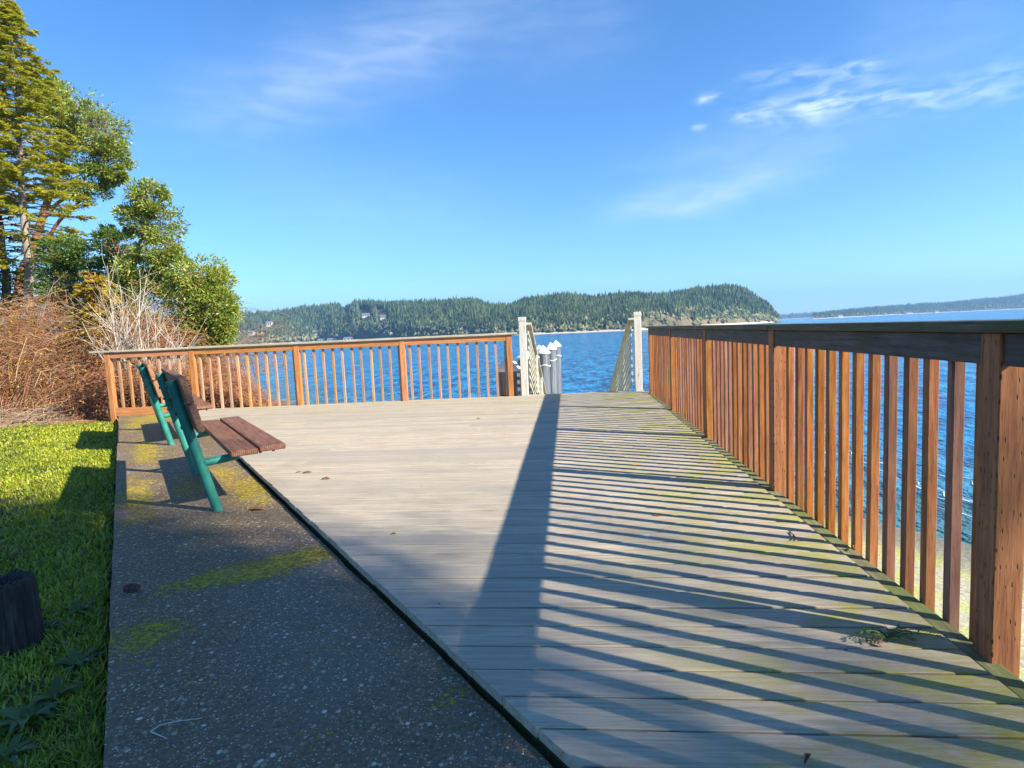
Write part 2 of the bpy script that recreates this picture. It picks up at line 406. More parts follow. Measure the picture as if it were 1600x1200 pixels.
def mat_terrain():
    t = NT('ground_and_beach')
    p = t.n('ShaderNodeNewGeometry').outputs['Position']
    z = t.n('ShaderNodeSeparateXYZ', {0: p}).outputs[2]
    n1 = t.noise(p, .9, 5., .65); n2 = t.noise(p, 14., 5., .7)
    soil = t.ramp(n2, [(.3, (.030, .022, .012)), (.55, (.07, .062, .022)), (.75, (.12, .12, .03))])
    sand = t.ramp(n2, [(.3, (.20, .18, .13)), (.5, (.36, .34, .24)), (.75, (.50, .47, .36))])
    alg = t.ramp(n2, [(.35, (.26, .28, .05)), (.7, (.48, .46, .14))])
    sand = t.mix(t.mr(n1, .42, .60, 0., .85), sand, alg)
    wet = t.ramp(n2, [(.35, (.10, .095, .075)), (.7, (.24, .22, .17))])
    zz = t.math('ADD', z, t.math('MULTIPLY', t.math('SUBTRACT', n1, .5), .35))
    sand = t.mix(t.mr(zz, -3.78, -3.45, 1., 0.), sand, wet)
    col = t.mix(t.mr(z, -1.0, -.3, 0., 1.), sand, soil)
    peb = t.vor(p, 11.)
    col = t.mix(t.mr(peb, .1, .2, .5, 0.), col, (.10, .09, .08))
    M['terrain'] = t.out(t.pbsdf(col, .8, t.bump(t.math('ADD', n2, t.math('MULTIPLY', n1, .5)), .6, .05), .3))
mat_terrain()

def mat_hill(name, c0, c1, sand):
    t = NT(name)
    p = t.n('ShaderNodeNewGeometry').outputs['Position']
    z = t.n('ShaderNodeSeparateXYZ', {0: p}).outputs[2]
    n1 = t.noise(p, .02, 6., .7)
    col = t.ramp(n1, [(.35, c0), (.65, c1)])
    col = t.mix(t.mr(z, -2.6, -1.9, 1., 0.), col, sand)
    M[name] = t.out(t.pbsdf(col, .9, None, .1))
mat_hill('hill_ground', (.05, .06, .025), (.20, .15, .09), (.50, .44, .34))
mat_hill('far_hill_ground', (.035, .05, .03), (.07, .08, .05), (.40, .38, .34))
mat_foliage('forest_conifer', (.020, .042, .022), (.052, .088, .036), (.12, .155, .065), .05, rough=.8, spec=.1, bigs=.045, bw=.6)
mat_foliage('forest_broadleaf', (.08, .095, .04), (.14, .15, .07), (.27, .24, .14), .05, rough=.8, spec=.1, bigs=.06, bw=.5)

def mat_water():
    t = NT('sea_water')
    p = t.n('ShaderNodeNewGeometry').outputs['Position']
    def mp(sc, rz=0., loc=(0, 0, 0)):
        return t.n('ShaderNodeMapping', {'Vector': p, 'Scale': sc, 'Rotation': (0, 0, rz), 'Location': loc}).outputs[0]
    a = t.noise(mp((.62, .30, 1), R_(12)), 1., 4., .55, .5)
    b = t.noise(mp((1.9, 1.0, 1), R_(-10)), 1., 4., .6, .4)
    c = t.noise(mp((6., 4.5, 1), R_(20)), 1., 3., .6)
    big = t.noise(mp((.006, .02, 1), R_(5)), 1., 4., .6)
    h = t.math('ADD', t.math('MULTIPLY', a, 1.0), t.math('ADD', t.math('MULTIPLY', b, .42), t.math('MULTIPLY', c, .09)))
    n = t.bump(h, 1.0, 1.0)
    crest = t.mr(t.math('ADD', t.math('MULTIPLY', a, .55), t.math('MULTIPLY', b, .45)), .40, .60)
    col = t.mix(crest, (.001, .045, .17), (.02, .30, .62))  # bright and dark wave facets painted into the base colour, following the swell noise
    col = t.mix(t.mr(big, .40, .62, 0., .5), col, (.004, .13, .34))
    # green shallows over the sand by the beach
    at_ = t.n('ShaderNodeAttribute', attribute_name='shore').outputs['Fac']
    col = t.mix(t.math('MULTIPLY', at_, .8), col, (.06, .15, .11))
    M['water'] = t.out(t.pbsdf(col, .12, n, .5, IOR=1.33))
mat_water()
t = NT('wave_foam'); nz = t.noise(t.coord(), 9., 5., .7)
M['foam'] = t.out(t.pbsdf((.75, .78, .78), .6, t.bump(nz, .6, .03)))

# ------------------------------------------------------------------ land, beach, water
BLUFF = [(1.0, -45.), (1.0, 8.7), (-6.6, 10.6), (-9.2, 14.5), (-16., 26.), (-40., 44.), (-90, 70.)]
def seg_dist(X, Y, poly):
    d = np.full(X.shape, 1e9); sg = np.ones(X.shape)
    for (ax, ay), (bx, by) in zip(poly[:-1], poly[1:]):
        ex, ey = bx-ax, by-ay; L2 = ex*ex+ey*ey
        tt = np.clip(((X-ax)*ex+(Y-ay)*ey)/L2, 0, 1)
        dx = X-ax-tt*ex; dy = Y-ay-tt*ey; dd = np.hypot(dx, dy)
        cr = ex*(Y-ay)-ey*(X-ax)
        m = dd < d-1e-6
        d = np.where(m, dd, d); sg = np.where(m, np.where(cr > 0, -1., 1.), sg)
    return d*sg     # negative inland
def wob(X, Y, s=1., seed=0):
    return (np.sin(X*1.3*s+seed)*np.cos(Y*1.1*s+seed*2)+.5*np.sin(X*2.9*s+Y*1.7*s+seed)+.3*np.sin(X*5.1*s-Y*6.3*s))/1.8
def slab_v(X, Y): return .777*X+.63*Y
def ground_z(X, Y):
    d = seg_dist(X, Y, BLUFF)
    z = np.interp(d, [-3, -.2, .3, 1.4, 4., 8.6, 25., 60.], [-.17, -.2, -.7, -2.7, -3.2, -3.9, -5.5, -8.])
    z = z + np.where(d > 1., .05, .012)*wob(X, Y, 1., 3.)
    v = slab_v(X, Y)
    under = (v > -.12) & (d < 0)
    z = np.where(under, np.minimum(z, -.55), z)
    return z
xs = np.concatenate([np.arange(-95, -14, 2.), np.arange(-14, 6, .2), np.arange(6, 40, .5), np.arange(40, 96, 4.)])
ys = np.concatenate([np.arange(-45, -2, 2.), np.arange(-2, 12, .2), np.arange(12, 32, .5), np.arange(32, 120, 4.)])
GX, GY = np.meshgrid(xs, ys)
GZ = ground_z(GX, GY)
nx, ny = len(xs), len(ys)
ii = (np.arange(ny-1)[:, None]*nx+np.arange(nx-1)[None, :]).ravel()
me = mesh_np('ground', np.stack([GX.ravel(), GY.ravel(), GZ.ravel()], 1), [np.stack([ii, ii+1, ii+nx+1, ii+nx], 1)], M['terrain'], True)
g_ = D.objects.new('ground', me); COL.objects.link(g_); tag(g_, kind='structure')

SEA = -3.9
wx = np.concatenate([[-6000, -2000, -600, -200], np.arange(-80, 60, 2.), [100, 300, 1000, 2500, 6000]])
wy = np.concatenate([[-6000, -1500, -300, -60], np.arange(-20, 60, 2.), [90, 200, 600, 2000, 6000]])
WX, WY = np.meshgrid(wx, wy)
nx, ny = len(wx), len(wy); ii = (np.arange(ny-1)[:, None]*nx+np.arange(nx-1)[None, :]).ravel()
me = mesh_np('water', np.stack([WX.ravel(), WY.ravel(), np.full(WX.size, SEA)], 1), [np.stack([ii, ii+1, ii+nx+1, ii+nx], 1)], M['water'], True)
dd = seg_dist(WX, WY, BLUFF)
att = me.attributes.new('shore', 'FLOAT', 'POINT'); att.data.foreach_set('value', np.clip(1-(dd-8.)/14., 0, 1).ravel().astype(np.float32))
w_ = D.objects.new('water', me); COL.objects.link(w_); tag(w_, kind='structure')

# breaking wavelets along the water's edge
mb = MB()
for k in range(80):
    y0 = RNG.uniform(2, 22); off = RNG.choice([8.7, 8.9, 9.3, 10.6]) + RNG.normal()*.22
    L = RNG.uniform(.25, 1.3); n = 14
    tt = np.linspace(0, 1, n); yy = y0+tt*L; xx = 1.0+off+.18*np.sin(yy*1.7+k)+.06*np.sin(yy*6)
    w = RNG.uniform(.010, .032)*np.sin(np.pi*tt)*(1+.5*np.sin(yy*9+k))
    P = np.stack([xx, yy, np.full(n, SEA+.02)], 1)
    mb.add(*tubes(P[None], np.maximum(w, .004)[None], 6))
fo = mb.build('wave_foam', M['foam'], smooth=True); fo.scale.z = 1; tag(fo, kind='structure')
v_ = np.empty(len(fo.data.vertices)*3, dtype=np.float32); fo.data.vertices.foreach_get('co', v_); v_ = v_.reshape(-1, 3)
v_[:, 2] = SEA+(v_[:, 2]-SEA)*.35+.01; fo.data.vertices.foreach_set('co', v_.ravel())

# ------------------------------------------------------------------ deck and slab
def back_y(x): return 9.25+.075*(x+7.86)
EDGE_V = .876
def deck_left(y): return (EDGE_V-.63*y)/.777
mb = MB(); y = -.3; k = 0
while y < 10.1:
    w = .1330
    x1 = 1.25+RNG.uniform(-.004, .004)
    jit = RNG.uniform(-.0025, .0025)
    xl0, xl1 = deck_left(y)+jit, deck_left(y+w)+jit
    dz = RNG.uniform(-.003, .001); b = .0028
    # clip against the back edge
    def quad(xa0, xa1, xb):
        n = max(2, int((xb-min(xa0, xa1))/.7)+1)
        ts = np.linspace(0, 1, n)
        rows = []
        wav = RNG.normal(size=n)*.001
        for i_, s_ in enumerate(ts):
            xA = xa0+(xb-xa0)*s_; xB = xa1+(xb-xa1)*s_
            ya = min(y+wav[i_], back_y(xA)+.06); yb = min(y+w+wav[i_], back_y(xB)+.06)
            if yb-ya < .01: yb = ya+.01
            rows += [[xA, ya, -.035], [xA, ya, dz-b], [xA, ya+b, dz], [xB, yb-b, dz], [xB, yb, dz-b], [xB, yb, -.035]]
        V = np.array(rows); Q = []
        for i_ in range(n-1):
            for j in range(6):
                a = i_*6+j; c = i_*6+(j+1) % 6
                Q.append([a, c, c+6, a+6])
        e = (n-1)*6
        Q += [[0, 1, 4, 5], [1, 2, 3, 4], [e, e+5, e+4, e+1], [e+1, e+4, e+3, e+2]]
        mb.add(V, Q)
    if xl0 < x1-.05:
        joints = []
        L = x1-xl1
        if L > 3.8 and k % 3 != 0:
            joints = [x1-2.44-(k*1.22 % 2.44)]
        cuts = [x1]+joints
        right = x1
        for j in joints:
            if j > xl0+.3:
                quad(j+.002, j+.002, right); right = j-.002
        if y < back_y((xl0+right)/2)+.05: quad(xl0, xl1, right)
    y += w+.009; k += 1
dk = mb.build('deck', M['deck']); tag(dk, kind='structure')
# framing under the boards
mb = MB()
ang = math.atan2(.777, -.63)
L = 12.5
Mx = Matrix.Translation((deck_left(-.2)+.03, -.2, 0)) @ Matrix.Rotation(ang, 4, 'Z')
mb.box((0, -.045, -.26), (L-.05, -.005, -.045), M=Mx)
for X in (-5.2, -4, -2.8, -1.6, -.4, .8): mb.box((X, max(.1, (EDGE_V-.777*X)/.63+.2), -.22), (X+.04, back_y(X)-.02, -.036))
fr = mb.build('deck_framing', M['joist_wood']); tag(fr, kind='structure')
mb = MB(); mb.box((1.262, -.2, -.24), (1.333, back_y(1.3)+.05, -.012), .004)
rj = mb.build('deck_edge_joist', M['joist_wood']); tag(rj, kind='structure')
mb = MB()
Mb = Matrix.Translation((-7.86, back_y(-7.86)+.075, 0)) @ Matrix.Rotation(math.atan(.075), 4, 'Z')
mb.box((1.45, 0, -.25), (9.2, .04, -.037), 0, Mb)
bj = mb.build('deck_back_joist', M['joist_wood']); tag(bj, kind='structure')

def poly_slab(pts, z0, z1, name, mat):
    n = len(pts); V = [[x, y, z1] for x, y in pts]+[[x, y, z0] for x, y in pts]
    import bmesh
    me = D.meshes.new(name); bm = bmesh.new(); vs = [bm.verts.new(v) for v in V]
    bm.faces.new(vs[:n]); bm.faces.new(vs[n:][::-1])
    for i in range(n): bm.faces.new([vs[i], vs[(i+1) % n], vs[n+(i+1) % n], vs[n+i]][::-1])
    bmesh.ops.recalc_face_normals(bm, faces=bm.faces)
    te = [e for e in bm.edges if all(v.co.z == z1 for v in e.verts)]
    bmesh.ops.bevel(bm, geom=te, offset=.012, segments=2, affect='EDGES', profile=.5)
    bm.to_mesh(me); bm.free(); me.materials.append(mat)
    o = D.objects.new(name, me); COL.objects.link(o); return o
def uvp(u, v): return (-.63*u+.777*v, .777*u+.63*v)
VL, VR = -.145, .858
def hit_back(v):
    for u in np.arange(6, 16, .005):
        x, y = uvp(u, v)
        if y > back_y(x)-.02: return uvp(u, v)
pts = [uvp(-3., VL)]
for u in np.arange(-2.5, 11.2, .13):
    x, y = uvp(u, VL+RNG.normal()*.0015)
    if y < back_y(x)-.1: pts.append((x, y))
pts.append(hit_back(VL)); pts.append(hit_back(VR))
rp = []
for u in np.arange(-2.5, 10.2, .11): rp.append(uvp(u, VR+RNG.normal()*.0022))
pts += [p for p in rp[::-1] if p[1] < back_y(p[0])-.1]; pts.append(uvp(-3., VR))
sl = poly_slab(pts, -.5, -.05, 'pavement', M['concrete']); tag(sl, kind='structure')

# ------------------------------------------------------------------ water side railing
rail = empty('wooden_railing', (1.32, 0, 0))
tag(rail, 'long brown railing with dark weathered top rail along the right side of the deck', 'railing')
PY = [9.58, 7.62, 5.72, 3.87, 1.90, 0.0]
PH = 1.036
mb = MB(); mb.box((0, 0, -.3), (.089, .089, PH), .004); post = mb.build('post', M['cedar_post'], rail); posts = [post]
post.location = (-.02, PY[0], 0)
for yy in PY[1:]:
    c = post.copy(); COL.objects.link(c); c.parent = rail; c.location = (-.02, yy, 0); posts.append(c)
mb = MB(); mb.box((0, 0, -.16), (.038, .038, .985), .0025); bal = None
def add_bal(yy):
    global bal
    if bal is None: bal = mb.build('baluster', M['cedar_baluster'], rail); c = bal
    else: c = bal.copy(); COL.objects.link(c); c.parent = rail
    c.location = (.0165+RNG.normal()*.0008, yy, RNG.normal()*.003); c.rotation_euler = (RNG.normal()*.003, RNG.normal()*.002, 0)
for a, b in zip(PY[1:], PY[:-1]):
    n = 13 if b-a > 1.87 else 13; s0 = a+.089; gap = (b-s0-.0)/(n+.35)
    for i in range(n): add_bal(s0+.036+(i)*gap)
for a, b in zip(PY[1:], PY[:-1]):
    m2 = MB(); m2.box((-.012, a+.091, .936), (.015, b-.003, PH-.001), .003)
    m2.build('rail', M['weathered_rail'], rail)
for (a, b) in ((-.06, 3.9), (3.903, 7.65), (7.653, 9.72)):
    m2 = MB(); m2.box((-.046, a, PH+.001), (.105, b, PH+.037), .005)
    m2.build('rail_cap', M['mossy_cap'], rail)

# ------------------------------------------------------------------ back railing
br = empty('wooden_railing', (-7.86, back_y(-7.86), 0), math.atan(.075))
tag(br, 'sunlit orange railing with pale grey cap across the far end of the deck', 'railing')
# local x along the fence; world X = -7.86 + x*cos
PX = [0.02, 1.47, 3.265, 5.06, 6.86]
mb = MB(); mb.box((0, 0, -.3), (.089, .089, 1.034), .004)
p0 = None
for x in PX:
    if p0 is None: p0 = mb.build('post', M['pine_post'], br); c = p0
    else: c = p0.copy(); COL.objects.link(c); c.parent = br
    c.location = (x, 0, 0)
mb = MB(); mb.box((0, 0, -.16), (.038, .038, .985), .0025); b0 = None
for a, b in zip(PX[:-1], PX[1:]):
    s0 = a+.089; W = b-s0; n = 7 if W < 1.5 else 10
    gap = W/(n+.55) if n == 10 else W/(n+.9)
    for i in range(n):
        x = (s0+.05+i*gap) if n == 10 else (s0+.10+i*gap)
        if b0 is None: b0 = mb.build('baluster', M['pine_baluster'], br); c = b0
        else: c = b0.copy(); COL.objects.link(c); c.parent = br
        c.location = (x+RNG.normal()*.003, .043, RNG.normal()*.003); c.rotation_euler = (0, RNG.normal()*.004, 0)
    if n == 10:
        c = b0.copy(); COL.objects.link(c); c.parent = br; c.location = (b-.042, .046, 0)
    m2 = MB(); m2.box((a+.091, .006, .936), (b-.002, .042, 1.033), .003); m2.build('rail', M['pine_rail'], br)
m2 = MB(); m2.box((PX[0]+.091, .015, -.06), (PX[1]-.002, .042, .085), .003); m2.build('kick_board', M['pine_rail'], br)
m2 = MB(); m2.box((-.20, -.03, 1.035), (1.49, .112, 1.07), .005); m2.build('rail_cap', M['grey_cap'], br)
m2 = MB(); m2.box((1.494, -.03, 1.036), (5.10, .112, 1.072), .005); m2.build('rail_cap', M['grey_cap'], br)
m2 = MB(); m2.box((5.104, -.03, 1.036), (7.05, .112, 1.072), .005); m2.build('rail_cap', M['grey_cap'], br)

# ------------------------------------------------------------------ gangway
gw = empty('gangway', (.2, 9.82, 0))
tag(gw, 'sloping gangway with grey gate posts and slatted side panels leading down from the deck opening', 'gangway')
for sx, (X, Yp) in ((-1, (-.742, 9.80)), (1, (1.16, 9.92))):
    m2 = MB(); m2.box((-.058, -.058, 0.001), (.058, .058, 1.25), .004)
    pb = m2.build('gate_post', M['grey_paint_wood'], gw, loc=(X-.2, Yp-9.82, 0))
    m2 = MB(); m2.box((-.063, -.063, 1.252), (.063, .063, 1.318), .004)
    m2.build('post_cap', M['grey_paint_wood'], pb)
SL = -.335; GL = 11.0
def sheared(lo, hi, bev=.003):
    m = Matrix.Identity(4); m[2][1] = SL
    return lo, hi, bev, m
for sx, x0 in ((-1, -.735-.2+.075), (1, 1.15-.2-.115)):
    xin, xout = x0, x0+.038
    m2 = MB(); lo, hi, bv, ms = sheared((x0-.03, .0, 1.19), (x0+.068, GL, 1.225)); m2.box(lo, hi, bv, ms)
    m2.build('top_rail', M['grey_slat'], gw)
    for i in range(8):
        z = 1.06-i*.125
        m2 = MB(); lo, hi, bv, ms = sheared((x0, .0, z-.028), (x0+.02, GL, z+.028)); m2.box(lo, hi, .002, ms)
        m2.build('side_slat', M['grey_slat'], gw)
    for j in range(1, 7):
        yy = j*1.75; m2 = MB(); m2.box((x0+.0225, yy-.03, SL*yy+.02), (x0+.062, yy+.03, SL*yy+1.188), .003)
        m2.build('upright', M['grey_paint_wood'], gw)
m2 = MB(); lo, hi, bv, ms = sheared((-.86, .16, -.06), (.83, GL, -.02)); m2.box(lo, hi, 0, ms)
m2.build('walkway', M['ramp_metal'], gw)
m2 = MB(); m2.box((-.98, .0, -.035), (1.0, .15, -.002), .003); m2.build('threshold_board', M['grey_slat'], gw)

# ------------------------------------------------------------------ pilings
def piling(loc, r, top, label, capr=1.14, coneh=.21):
    e = empty('mooring_piling', (loc[0], loc[1], SEA-2.))
    tag(e, label, 'piling', 'steel pilings beside the gangway')
    H = top-(SEA-2.)
    k = 32; zs = np.linspace(0, H-coneh, 14); P = np.stack([np.zeros(14), np.zeros(14), zs], 1)
    V, Q, T = tubes(P[None], np.full((1, 14), r), k); m2 = MB(); m2.add(V, Q); m2.build('shaft', M['piling'], e, smooth=True)
    # conical cap with a short skirt
    prof = [(r*capr*.98, H-coneh-.05), (r*capr, H-coneh-.045), (r*capr, H-coneh), (r*.62, H-coneh*.48), (r*.06, H)]
    th = np.arange(k)*2*np.pi/k; V = []; Q = []; T = []
    for rr, z in prof: V += [[rr*math.cos(a), rr*math.sin(a), z] for a in th]
    for i in range(len(prof)-1):
        for j in range(k): Q.append([i*k+j, i*k+(j+1) % k, (i+1)*k+(j+1) % k, (i+1)*k+j])
    V.append([0, 0, H]); V.append([0, 0, H-coneh-.05])
    for j in range(k): T.append([(len(prof)-1)*k+j, (len(prof)-1)*k+(j+1) % k, len(V)-2]); T.append([(j+1) % k, j, len(V)-1])
    m2 = MB(); m2.add(V, Q, T); m2.build('cone_cap', M['cap_white'], e)
    # rope / bead rings
    m2 = MB(); a = np.linspace(0, 2*np.pi, 33)
    zz = H-coneh-(.42 if r < .21 and loc[1] > 12 else .9)+.03*np.sin(a*3+loc[1]); P = np.stack([(r+.006)*np.cos(a), (r+.006)*np.sin(a), zz], 1)
    m2.add(*tubes(P[None], np.full((1, 33), .014), 6)); m2.build('ring', M['cap_white'], e, smooth=True)
piling(at(794, 557, 10.05), .188, .68, 'widest white capped steel piling directly behind the end post of the far railing', coneh=.22)
piling(at(824, 549, 14.2), .25, .59, 'white capped piling mostly hidden behind the left grey gate post', coneh=.14)
piling(at(848, 540, 18.2), .20, .60, 'front grey steel piling with white cone cap just right of the left gate panel')
piling(at(842, 539, 18.9), .20, .60, 'white capped piling peeking out from behind the front one beside the gate panel')
piling(at(860, 535, 21.2), .20, .61, 'middle grey steel piling of the row standing right of the left gate panel')
piling(at(868, 532, 24.), .20, .62, 'farthest and rightmost grey steel piling of the row in the water')

# ------------------------------------------------------------------ benches
def bench(loc, label):
    e = empty('park_bench', loc, math.atan2(.63, .777))
    tag(e, label, 'bench', 'green framed benches on the path')
    def tube(path, r, name, parent, k=20):
        m2 = MB(); P = np.array(path, float); n = len(P)
        V, Q, T = tubes(P[None], np.array(r)[None] if hasattr(r, '__len__') else np.full((1, n), r), k)
        c0 = P[0]; c1 = P[-1]; nv = len(V); V = np.vstack([V, c0, c1])
        T = [[(j+1) % k, j, nv] for j in range(k)]+[[(n-1)*k+j, (n-1)*k+(j+1) % k, nv+1] for j in range(k)]
        m2.add(V, Q, T); o = m2.build(name, M['green_paint'], parent, smooth=True)
        md = o.modifiers.new('edge', 'EDGE_SPLIT'); md.split_angle = R_(50); return o
    u0, u1 = 0., 1.387
    dz = .05
    for uu in (u0, u1):
        p = tube([(0, uu, -.03), (-.10, uu, .41), (-.19, uu, .81), (-.214, uu, .925)], .033, 'post', e)
        a = tube([(-.06, uu, .348), (.05, uu, .356), (.15, uu, .362)], [.028, .028, .024], 'seat_arm', e)
        m2 = MB(); m2.box((.10, uu-.022, .374), (.415, uu+.022, .390), .002); m2.build('bracket', M['green_paint'], a)
        tube([(0, uu, -.004), (0, uu, .010)], .034, 'foot_collar', p)
    for (v0, v1) in ((.082, .254), (.264, .436)):
        m2 = MB(); m2.box((v0, -.20, .392+(v0-.08)*.05), (v1, 1.78, .430+(v0-.08)*.05), .005); m2.build('seat_plank', M['bench_plank'], e)
    lean = Matrix.Rotation(math.atan2(-.215, .925)*1.0, 4, 'Y')
    for (s0, s1) in ((.585, .775), (.788, .968)):
        # along the post axis, in front of it
        m2 = MB(); m2.box((.035, -.20, s0), (.080, 1.78, s1), .006, lean); m2.build('back_plank', M['bench_back_plank'], e)
    for uu in (u0, u1):
        for s_ in (.63, .73, .83, .92):
            p = lean @ Vector((-.042, uu, s_)); m2 = MB(); q = lean @ Vector((-.03, uu, s_))
            m2.add(*tubes(np.array([[p.x, p.y, p.z], [q.x, q.y, q.z]])[None], np.full((1, 2), .011), 8)); m2.build('bolt', M['bolt_steel'], e)
        for vv in (.13, .21, .30, .39):
            m2 = MB(); m2.add(*tubes(np.array([[vv, uu, .360], [vv, uu, .373]])[None], np.full((1, 2), .009), 8)); m2.build('bolt', M['bolt_steel'], e)
    return e
A_ = on(342, 797, -.05); C_ = on(270, 695, -.05)
bench((A_[0], A_[1], -.05), 'nearer green bench with brown plank seat and back on the mossy concrete path')
bench((C_[0]-.02, C_[1]+.02, -.05), 'farther green bench mostly hidden behind the nearer one close to the corner of the railing')

# ------------------------------------------------------------------ stump
s0 = on(7, 1020, -.17); st = empty('timber_stump', (s0[0]-.02, s0[1]+.05, -.25)); tag(st, 'dark weathered timber stump standing in the grass at the left edge', 'stump')
k = 44; th = np.arange(k)*2*np.pi/k; V = []; Q = []
rad = .118*(1+.05*np.sin(th*3+1)+.025*np.sin(th*9)+RNG.normal(size=k)*.015)
zs = [0, .1, .2, .3, .37, .385]
for i, z in enumerate(zs):
    rr = rad*(1.0-.02*i) if i < 5 else rad*.80
    top = .005*np.sin(th*2)+RNG.normal(size=k)*.006 if i >= 4 else 0*th
    V += [[rr[j]*math.cos(th[j]), rr[j]*math.sin(th[j]), z+top[j]] for j in range(k)]
for r2, dz in ((.5, -.01), (.2, -.02)):
    V += [[rad[j]*r2*math.cos(th[j]), rad[j]*r2*math.sin(th[j]), .38+dz+RNG.normal()*.006] for j in range(k)]
nr = len(zs)+2
for i in range(nr-1):
    for j in range(k): Q.append([i*k+j, i*k+(j+1) % k, (i+1)*k+(j+1) % k, (i+1)*k+j])
V.append([0, 0, .36]); T = [[(nr-1)*k+j, (nr-1)*k+(j+1) % k, len(V)-1] for j in range(k)]
m2 = MB(); m2.add(V, Q, T); m2.build('trunk', M['stump_wood'], st)

# ------------------------------------------------------------------ lawn
def lawn():
    N = 330000
    # sample mostly near the camera
    u = RNG.uniform(-1.2, 15.5, N*2); v = VL-.01-RNG.power(1.0, N*2)*RNG.uniform(0, 9, N*2)
    x = -.63*u+.777*v; y = .777*u+.63*v
    dist = np.hypot(x, y); keep = RNG.uniform(size=N*2) < np.clip(2.2/np.maximum(dist, .5), .12, 1.)
    keep &= (y > .6) & (y < 9.75+.2*np.sin(x*2)+.12*np.sin(x*7)) & (x > y*-1.18-.9) & (x < -.3)
    bare = wob(x*2.1, y*2.4, 1., 9.)+.5*wob(x*7, y*6, 1., 2.)
    keep &= RNG.uniform(size=N*2) < np.clip(.75+.8*bare, .12, 1.)*np.clip((VL-.012-v)/.06+.15*wob(x*9, y*9), .08, 1.)
    x, y = x[keep][:N], y[keep][:N]; v = slab_v(x, y)
    sc = np.hypot(x-st.location.x, y-st.location.y) > .11
    x, y, v = x[sc], y[sc], v[sc]; n = len(x)
    clump = wob(x*3, y*3, 1., 5.)
    h = (.032+.014*clump+RNG.uniform(0, .022, n))*np.where(v > VL-.09, 1.25, 1.)
    dist = np.hypot(x, y); wdt = .0028+.0011*dist*.5
    z = ground_z(x, y)-.004
    az = RNG.uniform(0, 2*np.pi, n); lean = RNG.uniform(.1, .9, n)
    d = np.stack([np.cos(az)*lean, np.sin(az)*lean, np.ones(n)], 1); d = unit(d)
    side = unit(np.cross(d, np.array([0, 0, 1.])))
    P = np.stack([x, y, z], 1)
    W = wdt[:, None]; H = h[:, None]
    mid = P+d*H*.55; tip = P+d*H+np.stack([np.cos(az), np.sin(az), -np.full(n, .5)], 1)*H*.25
    V = np.stack([P-side*W, P+side*W, mid+side*W*.7, mid-side*W*.7, tip], 1).reshape(-1, 3)
    b = np.arange(n)[:, None]*5
    me = mesh_np('grass', V, [b+np.array([0, 1, 2, 3]), b+np.array([3, 2, 4])], M['grass_blades'])
    o = D.objects.new('grass', me); COL.objects.link(o); tag(o, 'short lawn of yellow green grass left of the concrete path', 'grass', kind='stuff')
lawn()

def weed(px, py, r, n, label, z=-.17):
    p = on(px, py, z); e = empty('weed_plant', (p[0], p[1], z)); tag(e, label, 'weed', 'broad leaved weeds in the shaded grass')
    mb = MB(); k = 7
    for i in range(n):
        a = i*2.4+RNG.normal()*.2; L = r*RNG.uniform(.6, 1.1); t_ = np.linspace(0, 1, k)
        rise = RNG.uniform(.25, .8); x = t_*L; zz = .01+L*rise*np.sin(t_*2.2)*.6
        w = L*.15*np.sin(np.pi*np.clip(t_, .04, .98)**.8)*(1+.25*np.sin(t_*20))
        c, s_ = math.cos(a), math.sin(a)
        V = []
        for q in range(k):
            for sd, up in ((-1, .25), (0, 0), (1, .25)):
                V.append([x[q]*c-sd*w[q]*s_, x[q]*s_+sd*w[q]*c, zz[q]+w[q]*up*2*abs(sd)*.5])
        Q = []
        for q in range(k-1):
            for j in (0, 1): Q.append([q*3+j, q*3+j+1, q*3+j+4, q*3+j+3])
        mb.add(V, Q)
    mb.build('foliage', M['weed_leaves'], e, smooth=True, recalc=False)
weed(45, 1135, .12, 22, 'large leafy rosette weed in the bottom left corner of the lawn')
weed(120, 1045, .10, 18, 'rosette weed with upright grey green leaves close to the path below the stump')
weed(85, 1100, .10, 11, 'small weed between the two rosettes in the shaded grass')
weed(70, 990, .08, 11, 'small leafy weed just right of the foot of the stump')
weed(125, 960, .09, 12, 'low clover like weed near the path edge level with the stump')
weed(15, 1190, .10, 10, 'weed cut off by the bottom left corner of the picture')

# ------------------------------------------------------------------ small litter
def dead_leaf(px, py, z, size, label, yaw, curl=.5, name='fallen_leaf'):
    p = on(px, py, z); e = MB(); k = 8; j_ = 5; V = []
    for a in range(k):
        t_ = a/(k-1); w = math.sin(math.pi*min(.97, max(.04, t_))**.85)*.42*(1+.22*math.sin(a*2.6))
        for b in range(j_):
            s_ = (b/(j_-1)*2-1); X = (t_-.5); Y = s_*w*.5
            V.append([X*size, Y*size*(1-curl*.4), size*(.03+curl*(abs(s_)**1.6)*w*.55+.10*curl*abs(math.sin(t_*5+s_*2)))])
    Q = [[a*j_+b, a*j_+b+1, (a+1)*j_+b+1, (a+1)*j_+b] for a in range(k-1) for b in range(j_-1)]
    e.add(V, Q); o = e.build(name, M['dead_leaf'], loc=(p[0], p[1], z), rz=yaw, smooth=True, recalc=False)
    md = o.modifiers.new('thick', 'SOLIDIFY'); md.thickness = .0012
    return tag(o, label, 'leaf', 'dry leaves on the deck and path')
dead_leaf(468, 738, 0., .055, 'leftmost of the three dry leaves lying near the bench seat on the sunlit deck', .6)
dead_leaf(481, 739, 0., .085, 'middle dry brown leaf on the sunlit deck beside the nearer bench', .1)
dead_leaf(510, 749, 0., .075, 'rightmost of the three dry leaves on the sunlit deck', -.1, .7)
dead_leaf(402, 798, -.05, .11, 'larger dark curled leaf on the concrete path right of the bench foot', .1, .6)
dead_leaf(412, 826, -.05, .035, 'tiny brown leaf on the path below the larger curled leaf', .9)
